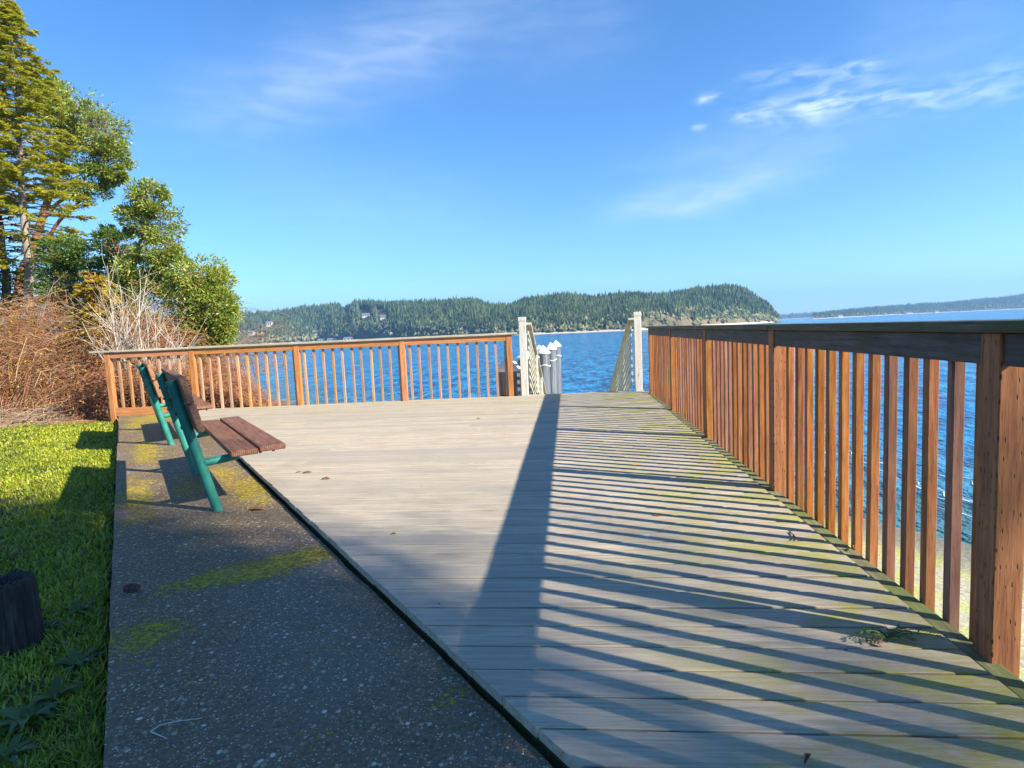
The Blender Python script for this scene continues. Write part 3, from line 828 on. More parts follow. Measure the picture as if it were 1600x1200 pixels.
dead_leaf(1262, 1190, 0., .05, 'crumpled red brown leaf at the bottom edge of the deck', .9, 1.2)
dead_leaf(615, 835, 0., .032, 'small dark crumpled leaf alone in the middle of the shaded deck boards', .3, 1.)
dead_leaf(1030, 806, 0., .07, 'thin reddish leaf scrap among the baluster shadows', .05, .2)
dead_leaf(1335, 857, 0., .045, 'dry reddish leaf at the foot of the water side railing', 1., .9)
dead_leaf(748, 654, 0., .05, 'small brown leaf on the far deck boards near the far railing', .2, .5)

def twigs(name, paths, r, mat, label, cat):
    m2 = MB()
    for P in paths:
        P = np.array(P, float); m2.add(*tubes(P[None], np.linspace(r, r*.5, len(P))[None], 6))
    o = m2.build(name, mat, smooth=True); tag(o, label, cat); return o
def pz(px, py, z, dz=.004): q = on(px, py, z); return [q[0], q[1], z+dz]
twigs('fallen_twig', [[pz(235, 1145, -.05), pz(250, 1135, -.05), pz(275, 1131, -.05, .008), pz(315, 1124, -.05)], [pz(237, 1146, -.05), pz(262, 1156, -.05)]], .0022, M['twig_pale'], 'pale curved twig on the dark concrete near the bottom left', 'twig')
twigs('fallen_twig', [[pz(1234, 832, 0.), pz(1240, 838, 0., .008), pz(1246, 846, 0.)], [pz(1240, 838, 0., .008), pz(1238, 845, 0.)]], .004, M['dead_leaf'], 'forked red twig on the green stained boards by the railing', 'twig')
twigs('fallen_twig', [[pz(530, 815, -.05), pz(545, 812, -.05, .01), pz(556, 816, -.05)]], .002, M['feather'], 'small white feather shaft at the gap between path and deck', 'feather')
# pine cone on the slab
pc = on(206, 924, -.05); m2 = MB()
for i in range(70):
    t_ = (i+.5)/70; a = i*2.4; r = .017*math.sin(math.pi*(.12+.8*t_)); x = (t_-.5)*.075
    n_ = np.array([0., math.cos(a), math.sin(a)]); c = np.array([x, 0, .017])+n_*r*.6
    d_ = n_*.9+np.array([.5, 0, 0]); V, Q, T = leaves(c[None], .014, .014, unit(d_)[None], .3, np.array([[-1., 0, 0.]])+n_*.3); m2.add(V, Q, T)
m2.add(*tubes(np.array([[-.035, 0, .016], [0, 0, .017], [.035, 0, .016]])[None], np.array([[.006, .012, .005]]), 8))
o = m2.build('pine_cone', M['pine_cone_scales'], loc=(pc[0], pc[1], -.05), rz=.25, recalc=False); tag(o, 'small pine cone lying on the path near its left edge', 'pine cone')
# cedar sprig on the deck
sp = on(1372, 1000, 0.); m2 = MB(); LP = []; LD = []
for i in range(9):
    a = [-.2, .15, .5, 3.0, 2.6, 3.4, .9, -.6, 2.1][i]; L = [.17, .15, .10, .11, .09, .08, .07, .08, .06][i]
    tt = np.linspace(0, 1, 14); P = np.stack([np.cos(a+tt*.25)*L*tt, np.sin(a+tt*.25)*L*tt*.8, .008+.028*np.sin(tt*3)*RNG.uniform(.3, 1)], 1)
    m2.add(*tubes(P[None], np.linspace(.0022, .001, 14)[None], 4))
    for q in range(1, 14):
        for sd in (-1, 1):
            b_ = a+sd*.75; LP.append(P[q]); LD.append([math.cos(b_), math.sin(b_), RNG.normal()*.2])
LP, LD = np.array(LP), unit(np.array(LD)); V, Q, T = leaves(LP, RNG.uniform(.012, .032, len(LP)), .0042, LD, .1); m2.add(V, Q, T)
o = m2.build('cedar_sprig', M['green_leaves'], loc=(sp[0]+.03, sp[1], .0), recalc=False); tag(o, 'green cedar sprig lying on the mossy deck boards near the closest railing post', 'sprig')
m2 = MB(); q_ = on(1345, 996, 0.)
for i in range(12):
    c = np.array([RNG.normal()*.018, RNG.normal()*.012, .008]); m2.add(*leaves(c[None], .02, .012, rand_dirs(1)))
o = m2.build('cone_scales', M['pine_cone_scales'], loc=(sp[0]-.01, sp[1]-.02, 0), recalc=False); tag(o, 'clump of dark brown cone scales under the cedar sprig', 'cone')
for (px, py, sz, yw, lb) in ((62, 1000-45, .06, .3, 'brown leaf in the grass right of the stump'), (25, 868, .07, 1.2, 'pale brown leaf in the grass above the stump'), (128, 868, .06, 2., 'brown leaf in the grass close to the path'), (108, 838, .05, .4, 'small dry leaf where the lawn turns from sun to shade'), (40, 700, .08, 1., 'dry leaf on the sunlit lawn far from the path')):
    dead_leaf(px, py, -.135, sz, lb, yw, .6)

# ------------------------------------------------------------------ vegetation on the left
def limb(p, q, bend=.15, n=7):
    p = np.array(p, float); q = np.array(q, float); L = np.linalg.norm(q-p); t_ = np.linspace(0, 1, n)[:, None]
    mid = RNG.normal(size=3)*L*bend; mid[2] = abs(mid[2])*.3
    return p+(q-p)*t_+mid*np.sin(np.pi*t_)
def madrone(name_label, base, stems, blobs, leafmat, nl, lsize=.10, group='trees on the bluff at the left'):
    """stems: main limb polylines; blobs: (center, radii, lumps)"""
    e = empty('madrone_tree', tuple(base)); tag(e, name_label, 'tree', group)
    B = np.array(base, float); wood_ = MB(); tips = []
    nodes = []
    for path, r0, r1 in stems:
        P = np.array(path, float)-B
        # resample
        tt = np.linspace(0, len(P)-1, 14); Pi = np.stack([np.interp(tt, np.arange(len(P)), P[:, c]) for c in range(3)], 1)
        Pi[1:-1] += RNG.normal(size=(12, 3))*.04
        wood_.add(*tubes(Pi[None], np.linspace(r0, r1, 14)[None], 10)); nodes += [(Pi[i], np.linspace(r0, r1, 14)[i]) for i in range(5, 14)]
    NP = np.array([n[0] for n in nodes]); LV = MB()
    for (c, rad, lumps) in blobs:
        c = np.array(c, float)-B; rad = np.array(rad, float)
        dirs = rand_dirs(lumps); rr = RNG.uniform(.35, 1., lumps)**.5
        C = c+dirs*rad*rr[:, None]
        for q in C:
            w = np.linalg.norm(NP-q, axis=1)+.6*np.maximum(0, NP[:, 2]-q[2])
            s_ = NP[np.argmin(w)]
            P = limb(s_, q, .14); wood_.add(*tubes(P[None], np.linspace(.018, .005, 7)[None], 5))
        cnt = max(20, int(nl/len(blobs)/lumps))
        cnt0 = cnt
        for q in C:
            ls = RNG.uniform(.7, 1.3); cnt = max(12, int(cnt0*RNG.uniform(.35, 1.65)))
            s_ = RNG.uniform(.10, .34)*min(1.6, rad.min()/.8+.35)
            dd_ = rand_dirs(cnt); pp = q+dd_*(RNG.uniform(.2, 1., cnt)**.5)[:, None]*s_*np.array([1.15, 1.15, .8])
            out = unit(pp-c+dd_*.4+np.array([0, 0, .15]))+RNG.normal(size=(cnt, 3))*.55
            LV.add(*leaves(pp, RNG.uniform(.6, 1.3, cnt)*lsize*ls, RNG.uniform(.32, .5, cnt)*lsize*ls, unit(out), .18))
    wood_.build('trunk', M['madrone_bark'], e, smooth=True, recalc=False)
    LV.build('crown', M[leafmat], e, recalc=False)
    return e

def blob(px, py, Y, rx, ry, lumps, depth=1.):
    c = at(px, py, Y); s_ = Y/FPX; return (c, (rx*s_, min(rx, ry)*s_*depth, ry*s_), lumps)

G0 = -.17
# right-hand low madrone behind the railing
Y = 13.5
madrone('low round madrone with light green leaves beside the far railing and the water', (at(290, 600, Y)[0], Y, G0),
        [([at(285, 640, Y), at(290, 570, Y), at(310, 500, Y), at(325, 440, Y)], .10, .04), ([at(288, 620, Y), at(320, 560, Y), at(345, 520, Y)], .06, .03)],
        [blob(318, 440, Y, 38, 38, 36), blob(325, 490, Y, 46, 40, 50), blob(345, 470, Y, 20, 45, 22), blob(300, 535, Y, 58, 30, 44), blob(350, 505, Y, 20, 34, 20), blob(290, 470, Y, 28, 40, 24)],
        'madrone_leaves_light', 23000, .085)
m_low = blob
# lower foliage hanging past the balusters
Y = 15.5
madrone('tall madrone with a leaning upright green crown behind the bare shrub', (at(255, 560, Y)[0], Y, G0),
        [([at(185, 590, Y), at(190, 500, Y), at(204, 430, Y), at(222, 370, Y), at(238, 325, Y)], .075, .03), ([at(180, 480, Y), at(230, 440, Y), at(258, 405, Y)], .06, .03)],
        [blob(232, 312, Y, 30, 24, 26), blob(250, 350, Y, 32, 32, 34), blob(215, 345, Y, 22, 24, 18), blob(245, 395, Y, 42, 26, 34), blob(272, 420, Y, 30, 24, 24), blob(222, 420, Y, 34, 26, 28), blob(205, 455, Y, 40, 28, 30), blob(250, 455, Y, 36, 28, 30)],
        'madrone_leaves', 20000, .095)
Y = 23.
madrone('largest madrone with a broad rounded crown behind the yellow green fir', (at(40, 560, Y)[0], Y, G0),
        [([at(18, 590, Y), at(25, 470, Y), at(48, 390, Y), at(75, 310, Y), at(105, 230, Y)], .26, .08), ([at(40, 410, Y), at(90, 350, Y), at(150, 290, Y)], .1, .04),
         ([at(60, 345, Y), at(110, 300, Y), at(165, 250, Y)], .09, .03)],
        [blob(112, 170, Y, 44, 40, 60), blob(150, 205, Y, 44, 42, 60), blob(168, 245, Y, 34, 28, 34), blob(100, 225, Y, 50, 50, 50), blob(75, 150, Y, 30, 26, 30), blob(130, 285, Y, 46, 28, 30), blob(175, 272, Y, 22, 14, 10)],
        'madrone_leaves', 30000, .125)
# leaning red limbs seen under the crowns
Y = 17.
madrone('small leaning madrone with red bark limbs showing above the yellow cedar', (at(60, 560, Y)[0], Y, G0),
        [([at(60, 560, Y), at(78, 452, Y), at(98, 422, Y), at(125, 400, Y)], .07, .03), ([at(140, 560, Y), at(150, 455, Y), at(172, 427, Y), at(186, 405, Y)], .06, .03)],
        [blob(185, 385, Y, 34, 30, 30), blob(100, 395, Y, 44, 24, 30), blob(140, 400, Y, 34, 24, 24), blob(170, 445, Y, 34, 24, 20), blob(95, 440, Y, 34, 24, 20)], 'green_leaves', 13000, .09)

def conifer(label, base, top, trunk_r, env, ztop_frac0, nb, mat='fir_needles', bark='fir_bark', spray=.34, density=1., name='fir_tree', seed=1, deadlow=0, droop=.22, az_bias=None):
    """env(f, az) -> branch length at height fraction f"""
    global RNG
    sv = RNG; RNG = np.random.default_rng(seed)
    e = empty(name, tuple(base)); tag(e, label, 'tree', 'trees on the bluff at the left')
    B = np.array(base, float); Tp = np.array(top, float)-B; H = Tp[2]
    tt = np.linspace(0, 1, 16); tp = Tp[None]*tt[:, None]; tp[1:-1, :2] += RNG.normal(size=(14, 2))*.03
    W = MB(); W.add(*tubes(tp[None], (trunk_r*(1-tt)**.8+.012)[None], 10)); LV = MB()
    def trunk_at(f): return np.array([np.interp(f, tt, tp[:, c]) for c in range(3)])
    allP = []; allD = []; allL = []; bp = []; brd = []
    for i in range(nb):
        f = ztop_frac0+(1-ztop_frac0)*((i+.5)/nb)**.9; az = i*2.39996+RNG.normal()*.3
        L = env(f, az)*RNG.uniform(.65, 1.12)
        if L < .08: continue
        t_ = np.linspace(0, 1, 8); d = np.array([math.cos(az), math.sin(az), 0])
        rise = .62-.95*(1-f)+RNG.normal()*.08
        P = trunk_at(f)+d*(t_*L)[:, None]; P[:, 2] += L*(rise*t_-droop*t_**2+.12*t_**4)
        P += np.cumsum(RNG.normal(size=(8, 3))*.012*L, 0)
        bp.append(P); brd.append(np.linspace(.010+.010*L, .004, 8))
        # secondary twigs both sides
        nt = int(max(5, L/.11)*density)
        for j in range(nt):
            s_ = RNG.uniform(.16, 1.) if not (f < deadlow) else RNG.uniform(.55, 1.)
            if f < deadlow and RNG.uniform() < .45: continue
            q = np.array([np.interp(s_, t_, P[:, c]) for c in range(3)])
            sd = RNG.choice([-1, 1]); td = unit(d*.75+sd*np.array([-d[1], d[0], 0])*RNG.uniform(.25, .95)+np.array([0, 0, RNG.uniform(-.35, .18)]))
            tl = spray*(1.15-.55*s_)*RNG.uniform(.6, 1.2)*min(1., .5+L/1.6)
            nn = int(15*density)+4; a = np.linspace(.05, 1., nn)
            pts = q+td*(a*tl)[:, None]; pts[:, 2] -= .12*tl*a**2
            allP.append(pts); sid = np.cross(td, [0, 0, 1.]); sgn = np.where(np.arange(nn) % 2, 1., -1.)
            dd_ = td*.75+sid[None]*sgn[:, None]*.7+RNG.normal(size=(nn, 3))*.22
            allD.append(unit(dd_)); allL.append(np.full(nn, .085)*(1.2-.6*a)*RNG.uniform(.8, 1.25, nn))
    P, Dd, L = np.concatenate(allP), np.concatenate(allD), np.concatenate(allL)
    LV.add(*leaves(P, L*1.45, L*.42, Dd, .05))
    W.add(*tubes(np.array(bp), np.array(brd), 5))
    W.build('trunk', M[bark], e, smooth=True, recalc=False); LV.build('crown', M[mat], e, recalc=False)
    RNG = sv; return e
# main fir: trunk at px 50
Y = 18.
b = at(52, 560, Y); tp_ = at(14, 6, Y)
def env_main(f, az):
    side = math.cos(az)
    prof = np.interp(f, [.30, .42, .50, .64, .80, .87, .93, 1.0], [1.2, 1.75, 1.75, 1.45, .95, .72, .42, .08])
    return prof*(1.12 if side > 0 else .95)
conifer('tall yellow green fir with a pointed leaning top at the left edge of the picture', (b[0], Y, G0), tp_, .15, env_main, .33, 210, spray=.44, density=1.7, seed=3, deadlow=.50)
Y = 20.
b = at(20, 560, Y); tp_ = at(-30, 60, Y)
conifer('dark trunked fir at the very left edge partly outside the picture', (b[0], Y, G0), tp_, .16, lambda f, az: np.interp(f, [.2, .5, .8, 1.], [1.3, 1.4, .8, .1]), .22, 110, mat='dark_fir_needles', bark='dark_bark', spray=.42, density=1.2, seed=5)
Y = 19.
b = at(170, 560, Y); tp_ = at(168, 352, Y)
conifer('short dark green conifer between the fir and the tall madrone', (b[0], Y, G0), tp_, .09, lambda f, az: np.interp(f, [.2, .6, .85, 1.], [.9, .85, .6, .1]), .2, 90, mat='dark_fir_needles', bark='dark_bark', spray=.34, density=1.2, seed=8)
Y = 24.
b = at(92, 560, Y); tp_ = at(95, 370, Y)
conifer('dark conifer in the background below the rounded madrone crown', (b[0], Y, G0), tp_, .10, lambda f, az: np.interp(f, [.2, .6, .85, 1.], [1.2, 1.1, .7, .1]), .25, 90, mat='dark_fir_needles', bark='dark_bark', spray=.38, density=1.2, seed=9)
Y = 12.2
b = at(146, 560, Y); tp_ = at(148, 425, Y)
conifer('small golden yellow cedar glowing above the brambles', (b[0], Y, G0), tp_, .03, lambda f, az: np.interp(f, [.2, .5, .8, 1.], [.75, .65, .45, .15])*(.45+.8*(math.sin(az*3+f*17)>0)), .3, 60, mat='yellow_cedar', bark='bramble_canes', spray=.28, density=1.3, name='cedar_tree', seed=10, droop=.95)

# dense evergreen undergrowth filling the gaps between the trunks
for (label, px, py, Y, rx, ry, lumps, nl, mt) in (
        ('dark evergreen bush under the tall fir trunk at the left edge', 25, 455, 21., 50, 40, 40, 7000, 'green_leaves'),
        ('dark evergreen bush between the fir trunk and the yellow cedar', 105, 450, 20., 42, 46, 44, 8000, 'green_leaves'),
        ('dark green bush behind the bare shrub at the foot of the tall madrone', 205, 470, 17.5, 44, 46, 44, 8000, 'madrone_leaves'),
        ('low olive bush just above the corner of the far railing', 240, 520, 14.5, 42, 28, 30, 5000, 'madrone_leaves_light')):
    madrone(label, (at(px, 560, Y)[0], Y, G0), [([at(px, 600, Y), at(px+3, py+20, Y), at(px-2, py-10, Y)], .05, .02)], [blob(px, py, Y, rx, ry, lumps, .8), blob(px+8, py+ry*.8, Y, rx, ry*.7, lumps//2, .8)], mt, nl, .085)

# bare shrub
def bare_shrub(label, base, n, H, spread, seed, mat='grey_twigs', r0=.016, lean=(.0, .0), depth=3):
    rng = np.random.default_rng(seed); paths = []; rads = []
    def grow(p, d, L, r, lv):
        m = 7; P = [p]; dd_ = d.copy()
        for i in range(m-1):
            dd_ = dd_+rng.normal(size=3)*.07; dd_[2] += .03; dd_ /= np.linalg.norm(dd_); P.append(P[-1]+dd_*L/(m-1))
        P = np.array(P); paths.append(P); rads.append(np.linspace(r, r*.45, m))
        if lv > 0:
            for j in range(rng.integers(3, 6)):
                s_ = rng.integers(2, m-1); nd = dd_*.8+rng.normal(size=3)*.42; nd[2] = abs(nd[2])*.7+.25; nd /= np.linalg.norm(nd)
                grow(P[s_], nd, L*rng.uniform(.35, .65), r*.5, lv-1)
    for i in range(n):
        a = rng.uniform(0, 2*np.pi); s_ = rng.uniform(.05, spread)
        d = np.array([math.cos(a)*s_+lean[0], math.sin(a)*s_+lean[1], 1.]); d /= np.linalg.norm(d)
        grow(np.array([rng.normal()*.12, rng.normal()*.12, 0]), d, H*rng.uniform(.6, 1.), r0*rng.uniform(.7, 1.2), depth-1)
    e = empty('bare_shrub', tuple(base)); tag(e, label, 'shrub', 'leafless shrubs behind the railing')
    m2 = MB(); m2.add(*tubes(np.array(paths), np.array(rads), 4)); m2.build('branches', M[mat], e, smooth=True, recalc=False); return e
p = at(205, 560, 10.9); bare_shrub('tall leafless shrub with pale stems fanning up behind the corner of the railing', (p[0], 10.9, G0), 13, 2.35, .42, 21, lean=(.06, 0), r0=.017)
p = at(222, 560, 10.7); bare_shrub('low leafless shrub with pale stems arching right over the railing', (p[0], 10.7, G0), 10, 1.8, .35, 22, lean=(.55, 0), r0=.012)
p = at(118, 560, 12.6); bare_shrub('thin leafless shrub between the yellow cedar and the brambles', (p[0], 12.6, G0), 8, 1.9, .4, 23, r0=.010, lean=(.1, 0))
p = at(90, 560, 15.2); bare_shrub('grey leafless shrub under the fir trunk', (p[0], 15.2, G0), 10, 2.3, .6, 24, r0=.010)
p = at(250, 620, 10.6); bare_shrub('tangle of thin bare twigs growing right behind the balusters', (p[0], 10.7, G0-.3), 10, 1.25, .8, 25, r0=.008, mat='dry_stalks')

# bramble thicket: countless canes
def bramble(label, region, n, hfun, seed, nleaf, mat='bramble_canes', lmat='bramble_leaves', Lr=(.6, 1.7), name='bramble_thicket'):
    rng = np.random.default_rng(seed)
    x = rng.uniform(region[0], region[1], n*3); y = rng.uniform(region[2], region[3], n*3)
    h = hfun(x, y); k = h > .05; x, y, h = x[k][:n], y[k][:n], h[k][:n]; n = len(x)
    f = rng.uniform(.1, 1., n)**.7
    z0 = G0+h*f*rng.uniform(.2, 1., n)
    az = rng.uniform(0, 2*np.pi, n); L = rng.uniform(*Lr, n); m = 8; t_ = np.linspace(0, 1, m)
    el = rng.uniform(-.2, .8, n)
    d = np.stack([np.cos(az)*np.cos(el), np.sin(az)*np.cos(el), np.sin(el)], 1)
    P = np.stack([x, y, z0], 1)[:, None, :]+d[:, None, :]*(t_[None, :, None]-.5)*L[:, None, None]
    P[:, :, 2] -= (t_**2)[None]*(L*rng.uniform(.1, .6, n))[:, None]
    P += np.cumsum(rng.normal(size=P.shape)*.02, 1)
    hh = hfun(P[:, :, 0], P[:, :, 1]); P[:, :, 2] = np.minimum(P[:, :, 2], G0+np.maximum(hh, .03)*rng.uniform(.75, 1.12, (n, 1))); P[:, :, 2] = np.maximum(P[:, :, 2], G0+.01)
    r = rng.uniform(.0025, .007, n)[:, None]*np.linspace(1, .5, m)[None]
    m2 = MB(); m2.add(*tubes(P, r, 3))
    e = empty(name, (0, 0, 0)); tag(e, label, 'brambles'); e['kind'] = 'stuff'
    c = m2.build('canes', M[mat], e, smooth=True, recalc=False)
    xi = rng.integers(0, n, nleaf); ji = rng.integers(0, m, nleaf); q = P[xi, ji]+rng.normal(size=(nleaf, 3))*.03
    sv = RNG
    lv = MB(); lv.add(*leaves(q, rng.uniform(.03, .075, nleaf), rng.uniform(.018, .04, nleaf), unit(rng.normal(size=(nleaf, 3))), .2)); lv.build('leaves', M[lmat], e, recalc=False)
    return e
def h_main(x, y):
    front = 9.75+.25*np.sin(x*1.1)+.15*np.sin(x*3.3)+np.clip((-x-9.5)*.05, 0, 2)
    d = y-front
    h = np.clip(d, 0, None)
    h = 2.65*(1-np.exp(-h*1.05))*(1+.13*np.sin(x*1.9+y)+.08*np.sin(x*4.7)+.06*np.sin(x*9+y*3))
    h *= np.clip((-7.95-x)/1.9, 0, 1)**.5*.45+.55
    return np.where((x > -7.95) | (d < 0), 0., h)
bramble('wide reddish brown bramble thicket filling the bank at the left behind the lawn', (-16.5, -7.9, 9.5, 14.), 15000, h_main, 31, 52000)
bramble('ochre and green stems and leaves mixed through the top of the bramble thicket', (-16.5, -9.6, 10.2, 14.), 3500, lambda x, y: h_main(x, y)*1.14, 36, 26000, mat='dry_stalks', lmat='ochre_leaves', Lr=(.6, 1.5))
def h_behind(x, y):
    return np.where((x < -5.9) & (x > -9.2), 1.0*(1+.2*np.sin(x*5+y*2))*np.clip((-5.9-x)/.9, 0, 1), 0.)
bramble('dense brown twigs and brambles pressed against the back of the far railing corner', (-9., -5.9, 9.75, 11.3), 3000, h_behind, 33, 4500, mat='bramble_canes', Lr=(.4, 1.3))
def h_dry(x, y):
    front = 9.45+.2*np.sin(x*2.1); d = y-front
    return np.where((d > 0) & (d < 1.3) & (x < -7.85), .38*np.sin(np.clip(d/1.0, 0, 1)*1.57)+.06*np.sin(x*7), 0.)
bramble('pale dry matted stalks along the foot of the brambles at the edge of the lawn', (-16., -7.85, 9.3, 10.8), 5500, h_dry, 34, 1200, mat='dry_stalks', Lr=(.4, 1.1))
# red-brown leaf litter shrub mass further back
def h_back(x, y): return 3.0+.35*np.sin(x*.9+y*.5)+.25*np.sin(x*2.3)
bramble('mixed brown undergrowth below the trees farther back on the bank', (-34., -11.5, 14.5, 24.), 7000, h_back, 35, 42000, mat='bramble_canes', lmat='green_leaves', Lr=(.8, 2.2))

# ------------------------------------------------------------------ distant shores
def waterline_depth(px, xs_, df): return (EYE-SEA)*FPX/np.interp(px, xs_, df)
def shore(name, pxs, diff, tops, ridge, ground, ntree, nbroad, hpx, treemat, seed, label, allowance, name2='forest', wratio=.17, kinds=3, ridge_noise=1., gaps=(), clear=()):
    rng = np.random.default_rng(seed)
    def hor(px):
        return 515.87-.045*(px-800)
    def dirxy(px):
        d = ray(px, hor(px)); return d[0]/d[1]
    def ztop(px, Y):   # height of silhouette pixel at depth Y
        yy = np.interp(px, [a for a, b in tops], [b for a, b in tops])+allowance
        d = ray(px, yy); return EYE+d[2]/d[1]*Y
    cols = np.arange(pxs[0], pxs[1]+.1, pxs[2]); S = np.array([0., .03, .1, .2, .35, .5, .7, .85, 1., 1.2, 1.6, 2.2])
    prof = np.array([-.0, .03, .18, .34, .52, .68, .86, .96, 1., .92, .6, 0.])
    V = np.zeros((len(cols), len(S), 3))
    ds_, dr_, zt_, dx_ = [], [], [], []
    for i, px in enumerate(cols):
        ds = waterline_depth(px, *diff); dr = ds+np.interp(px, *ridge); zt = ztop(px, dr)
        ds_.append(ds); dr_.append(dr); zt_.append(zt); dx_.append(dirxy(px))
        Yd = ds+(dr-ds)*S; V[i, :, 0] = dx_[-1]*Yd; V[i, :, 1] = Yd
        V[i, :, 2] = SEA-.15+(zt-SEA+.15)*prof+(rng.normal(size=len(S))*ridge_noise*np.where((S > .05), 1, 0)); V[i, -1, 2] = SEA-2.; V[i, 1, 2] = SEA+1.0; V[i, 0, 2] = SEA-.2
    n0, n1 = len(cols), len(S); a = (np.arange(n0-1)[:, None]*n1+np.arange(n1-1)[None]).ravel()
    me = mesh_np(name, V.reshape(-1, 3), [np.stack([a, a+n1, a+n1+1, a+1], 1)], ground, True)
    o = D.objects.new(name, me); COL.objects.link(o); tag(o, kind='structure')
    # trees
    N = ntree+nbroad
    c = rng.uniform(0, n0-1.001, N); s_ = np.concatenate([rng.uniform(.05, 1.03, ntree)**.85, rng.uniform(.035, .30, nbroad)])
    pxv = np.interp(c, np.arange(n0), cols)
    keep = np.ones(N, bool)
    zpy = s_  
    for (hx, hy0, hy1) in clear:
        sc_ = [];
        keep &= ~((np.abs(pxv-hx) < 9) & (s_ > hy0) & (s_ < hy1))
    for (g0, g1, sm) in gaps: keep &= ~((pxv > g0) & (pxv < g1) & (s_ < sm) & (rng.uniform(size=N) < .85))
    isb = np.arange(N) >= ntree
    c, s_, pxv, isb = c[keep], s_[keep], pxv[keep], isb[keep]; N = len(c)
    ds, dr, zt, dx = [np.interp(c, np.arange(n0), q) for q in (ds_, dr_, zt_, dx_)]
    Yd = ds+(dr-ds)*s_; zb = SEA-.15+(zt-SEA+.15)*np.interp(s_, S, prof)-.6
    X = dx*Yd
    hp = rng.uniform(hpx[0], hpx[1], N)*Yd/FPX; hp = hp*np.where(isb, .55, 1.)
    big = wob(X/40, Yd/40, 1., 4.); hp *= (1+.18*big)*np.exp(rng.normal(size=N)*.11)
    w = hp*np.where(isb, .5, wratio)*rng.uniform(.8, 1.3, N)
    # conifer: three ragged skirts; broadleaf: rounded lump
    k = 7; th = np.arange(k)*2*np.pi/k
    out = []
    for kind in (0, 1):
        sel = np.where(isb == bool(kind))[0]
        if len(sel) == 0: continue
        n = len(sel); rot = rng.uniform(0, 6.28, n)[:, None]
        if kind == 0: rings = [(.02, 1.0, .42), (.22, .80, .62), (.45, .56, .82), (.68, .32, 1.0)]
        else: rings = [(0., .75, .8), (.25, 1., 1.), (.1, .9, .75)]
        Vs = []; Ts = []; bi = 0
        for (zf, wf, tipf) in rings:
            jr = rng.uniform(.65, 1.25, (n, k)); jz = rng.uniform(-.05, .05, (n, k))
            rx = X[sel][:, None]+np.cos(th[None]+rot)*w[sel][:, None]*wf*jr
            ry = Yd[sel][:, None]+np.sin(th[None]+rot)*w[sel][:, None]*wf*jr
            rz = zb[sel][:, None]+hp[sel][:, None]*(zf+jz)
            if kind == 1: rz = zb[sel][:, None]+hp[sel][:, None]*(zf+.15+jz)
            ring = np.stack([rx, ry, rz], -1)
            tip = np.stack([X[sel]+rng.normal(size=n)*w[sel]*(.06 if kind == 0 else .35), Yd[sel], zb[sel]+hp[sel]*tipf], -1)[:, None]
            Vs.append(np.concatenate([ring, tip], 1)); 
            T_ = [[bi+j, bi+(j+1) % k, bi+k] for j in range(k)]; Ts += T_; bi += k+1
        Vv = np.concatenate(Vs, 1); per = Vv.shape[1]
        T = (np.arange(n)[:, None, None]*per+np.array(Ts)[None]).reshape(-1, 3)
        mm = mesh_np(name2, Vv.reshape(-1, 3), [T], treemat[kind])
        oo = D.objects.new('forest', mm); COL.objects.link(oo)
        tag(oo, label[kind], 'forest', kind='stuff')
    def surf(px, py):
        i_ = np.clip((px-cols[0])/pxs[2], 0, n0-1); a_, b_, z_ = [np.interp(i_, np.arange(n0), q) for q in (ds_, dr_, zt_)]
        d = ray(px, py); ss = np.linspace(0, 1, 400); Yq = a_+(b_-a_)*ss; zs_ = SEA-.15+(z_-SEA+.15)*np.interp(ss, S, prof)
        zr = EYE+d[2]/d[1]*Yq; ok = np.where(zs_ >= zr)[0]; return Yq[ok[0]] if len(ok) else a_
    return surf
TOP1 = [(250, 497), (375, 490), (400, 490), (420, 489), (450, 484), (492, 481), (530, 476), (541, 484), (557, 473), (582, 473), (620, 472), (670, 472), (717, 469), (750, 469), (764, 476), (796, 477), (824, 467), (849, 466), (884, 461), (927, 465), (984, 460), (1048, 459), (1092, 452), (1138, 449), (1157, 450), (1174, 457), (1186, 468), (1199, 475), (1209, 486), (1218, 501)]
SURF1 = shore('peninsula_hill', (240, 1218, 6), ([240, 500, 830, 990, 1210, 1218], [5.2, 5.0, 8.3, 8.8, 6.0, 5.8]), TOP1, ([240, 1100, 1190, 1218], [210, 190, 80, 25]), M['hill_ground'], 21000, 3600, (8, 14),
      (M['forest_conifer'], M['forest_broadleaf']), 41, ('dense evergreen forest covering the headland across the water', 'paler leafy trees lining the shore at the foot of the headland'), 7.5,
      gaps=((1000, 1085, .25), (1090, 1205, .10), (375, 410, .3), (500, 560, .05), (560, 606, .12)), clear=((422, .2, .5), (573, .25, .78), (600, .25, .75), (393, .05, .3)))
TOP2 = [(1280, 489), (1300, 486), (1350, 481), (1395, 478), (1450, 474), (1500, 471), (1560, 465), (1600, 460), (1700, 452), (1900, 440)]
SURF2 = shore('far_shore_hill', (1270, 1900, 7), ([1270, 1310, 1410, 1600, 1900], [3.6, 3.4, 2.7, 2.6, 2.6]), TOP2, ([1200, 2000], [420, 420]), M['far_hill_ground'], 8000, 900, (3.5, 6),
      (M['forest_conifer'], M['forest_broadleaf']), 42, ('blue hazy forest on the far shore at the right', 'paler hazy trees along the waterline of the far shore at the right'), 3.5, ridge_noise=1.)
TOP3 = [(1150, 492), (1214, 491), (1250, 488.5), (1287, 486.5), (1330, 486), (1500, 480)]
shore('farthest_hill', (1140, 1500, 8), ([1100, 1600], [2.0, 1.9]), TOP3, ([1100, 2000], [700, 700]), M['far_hill_ground'], 1500, 100, (2.5, 4.5),
      (M['forest_conifer'], M['forest_broadleaf']), 43, ('palest farthest wooded ridge right beyond the tip of the headland', 'faint shoreline trees below the farthest ridge'), 3., ridge_noise=2.)

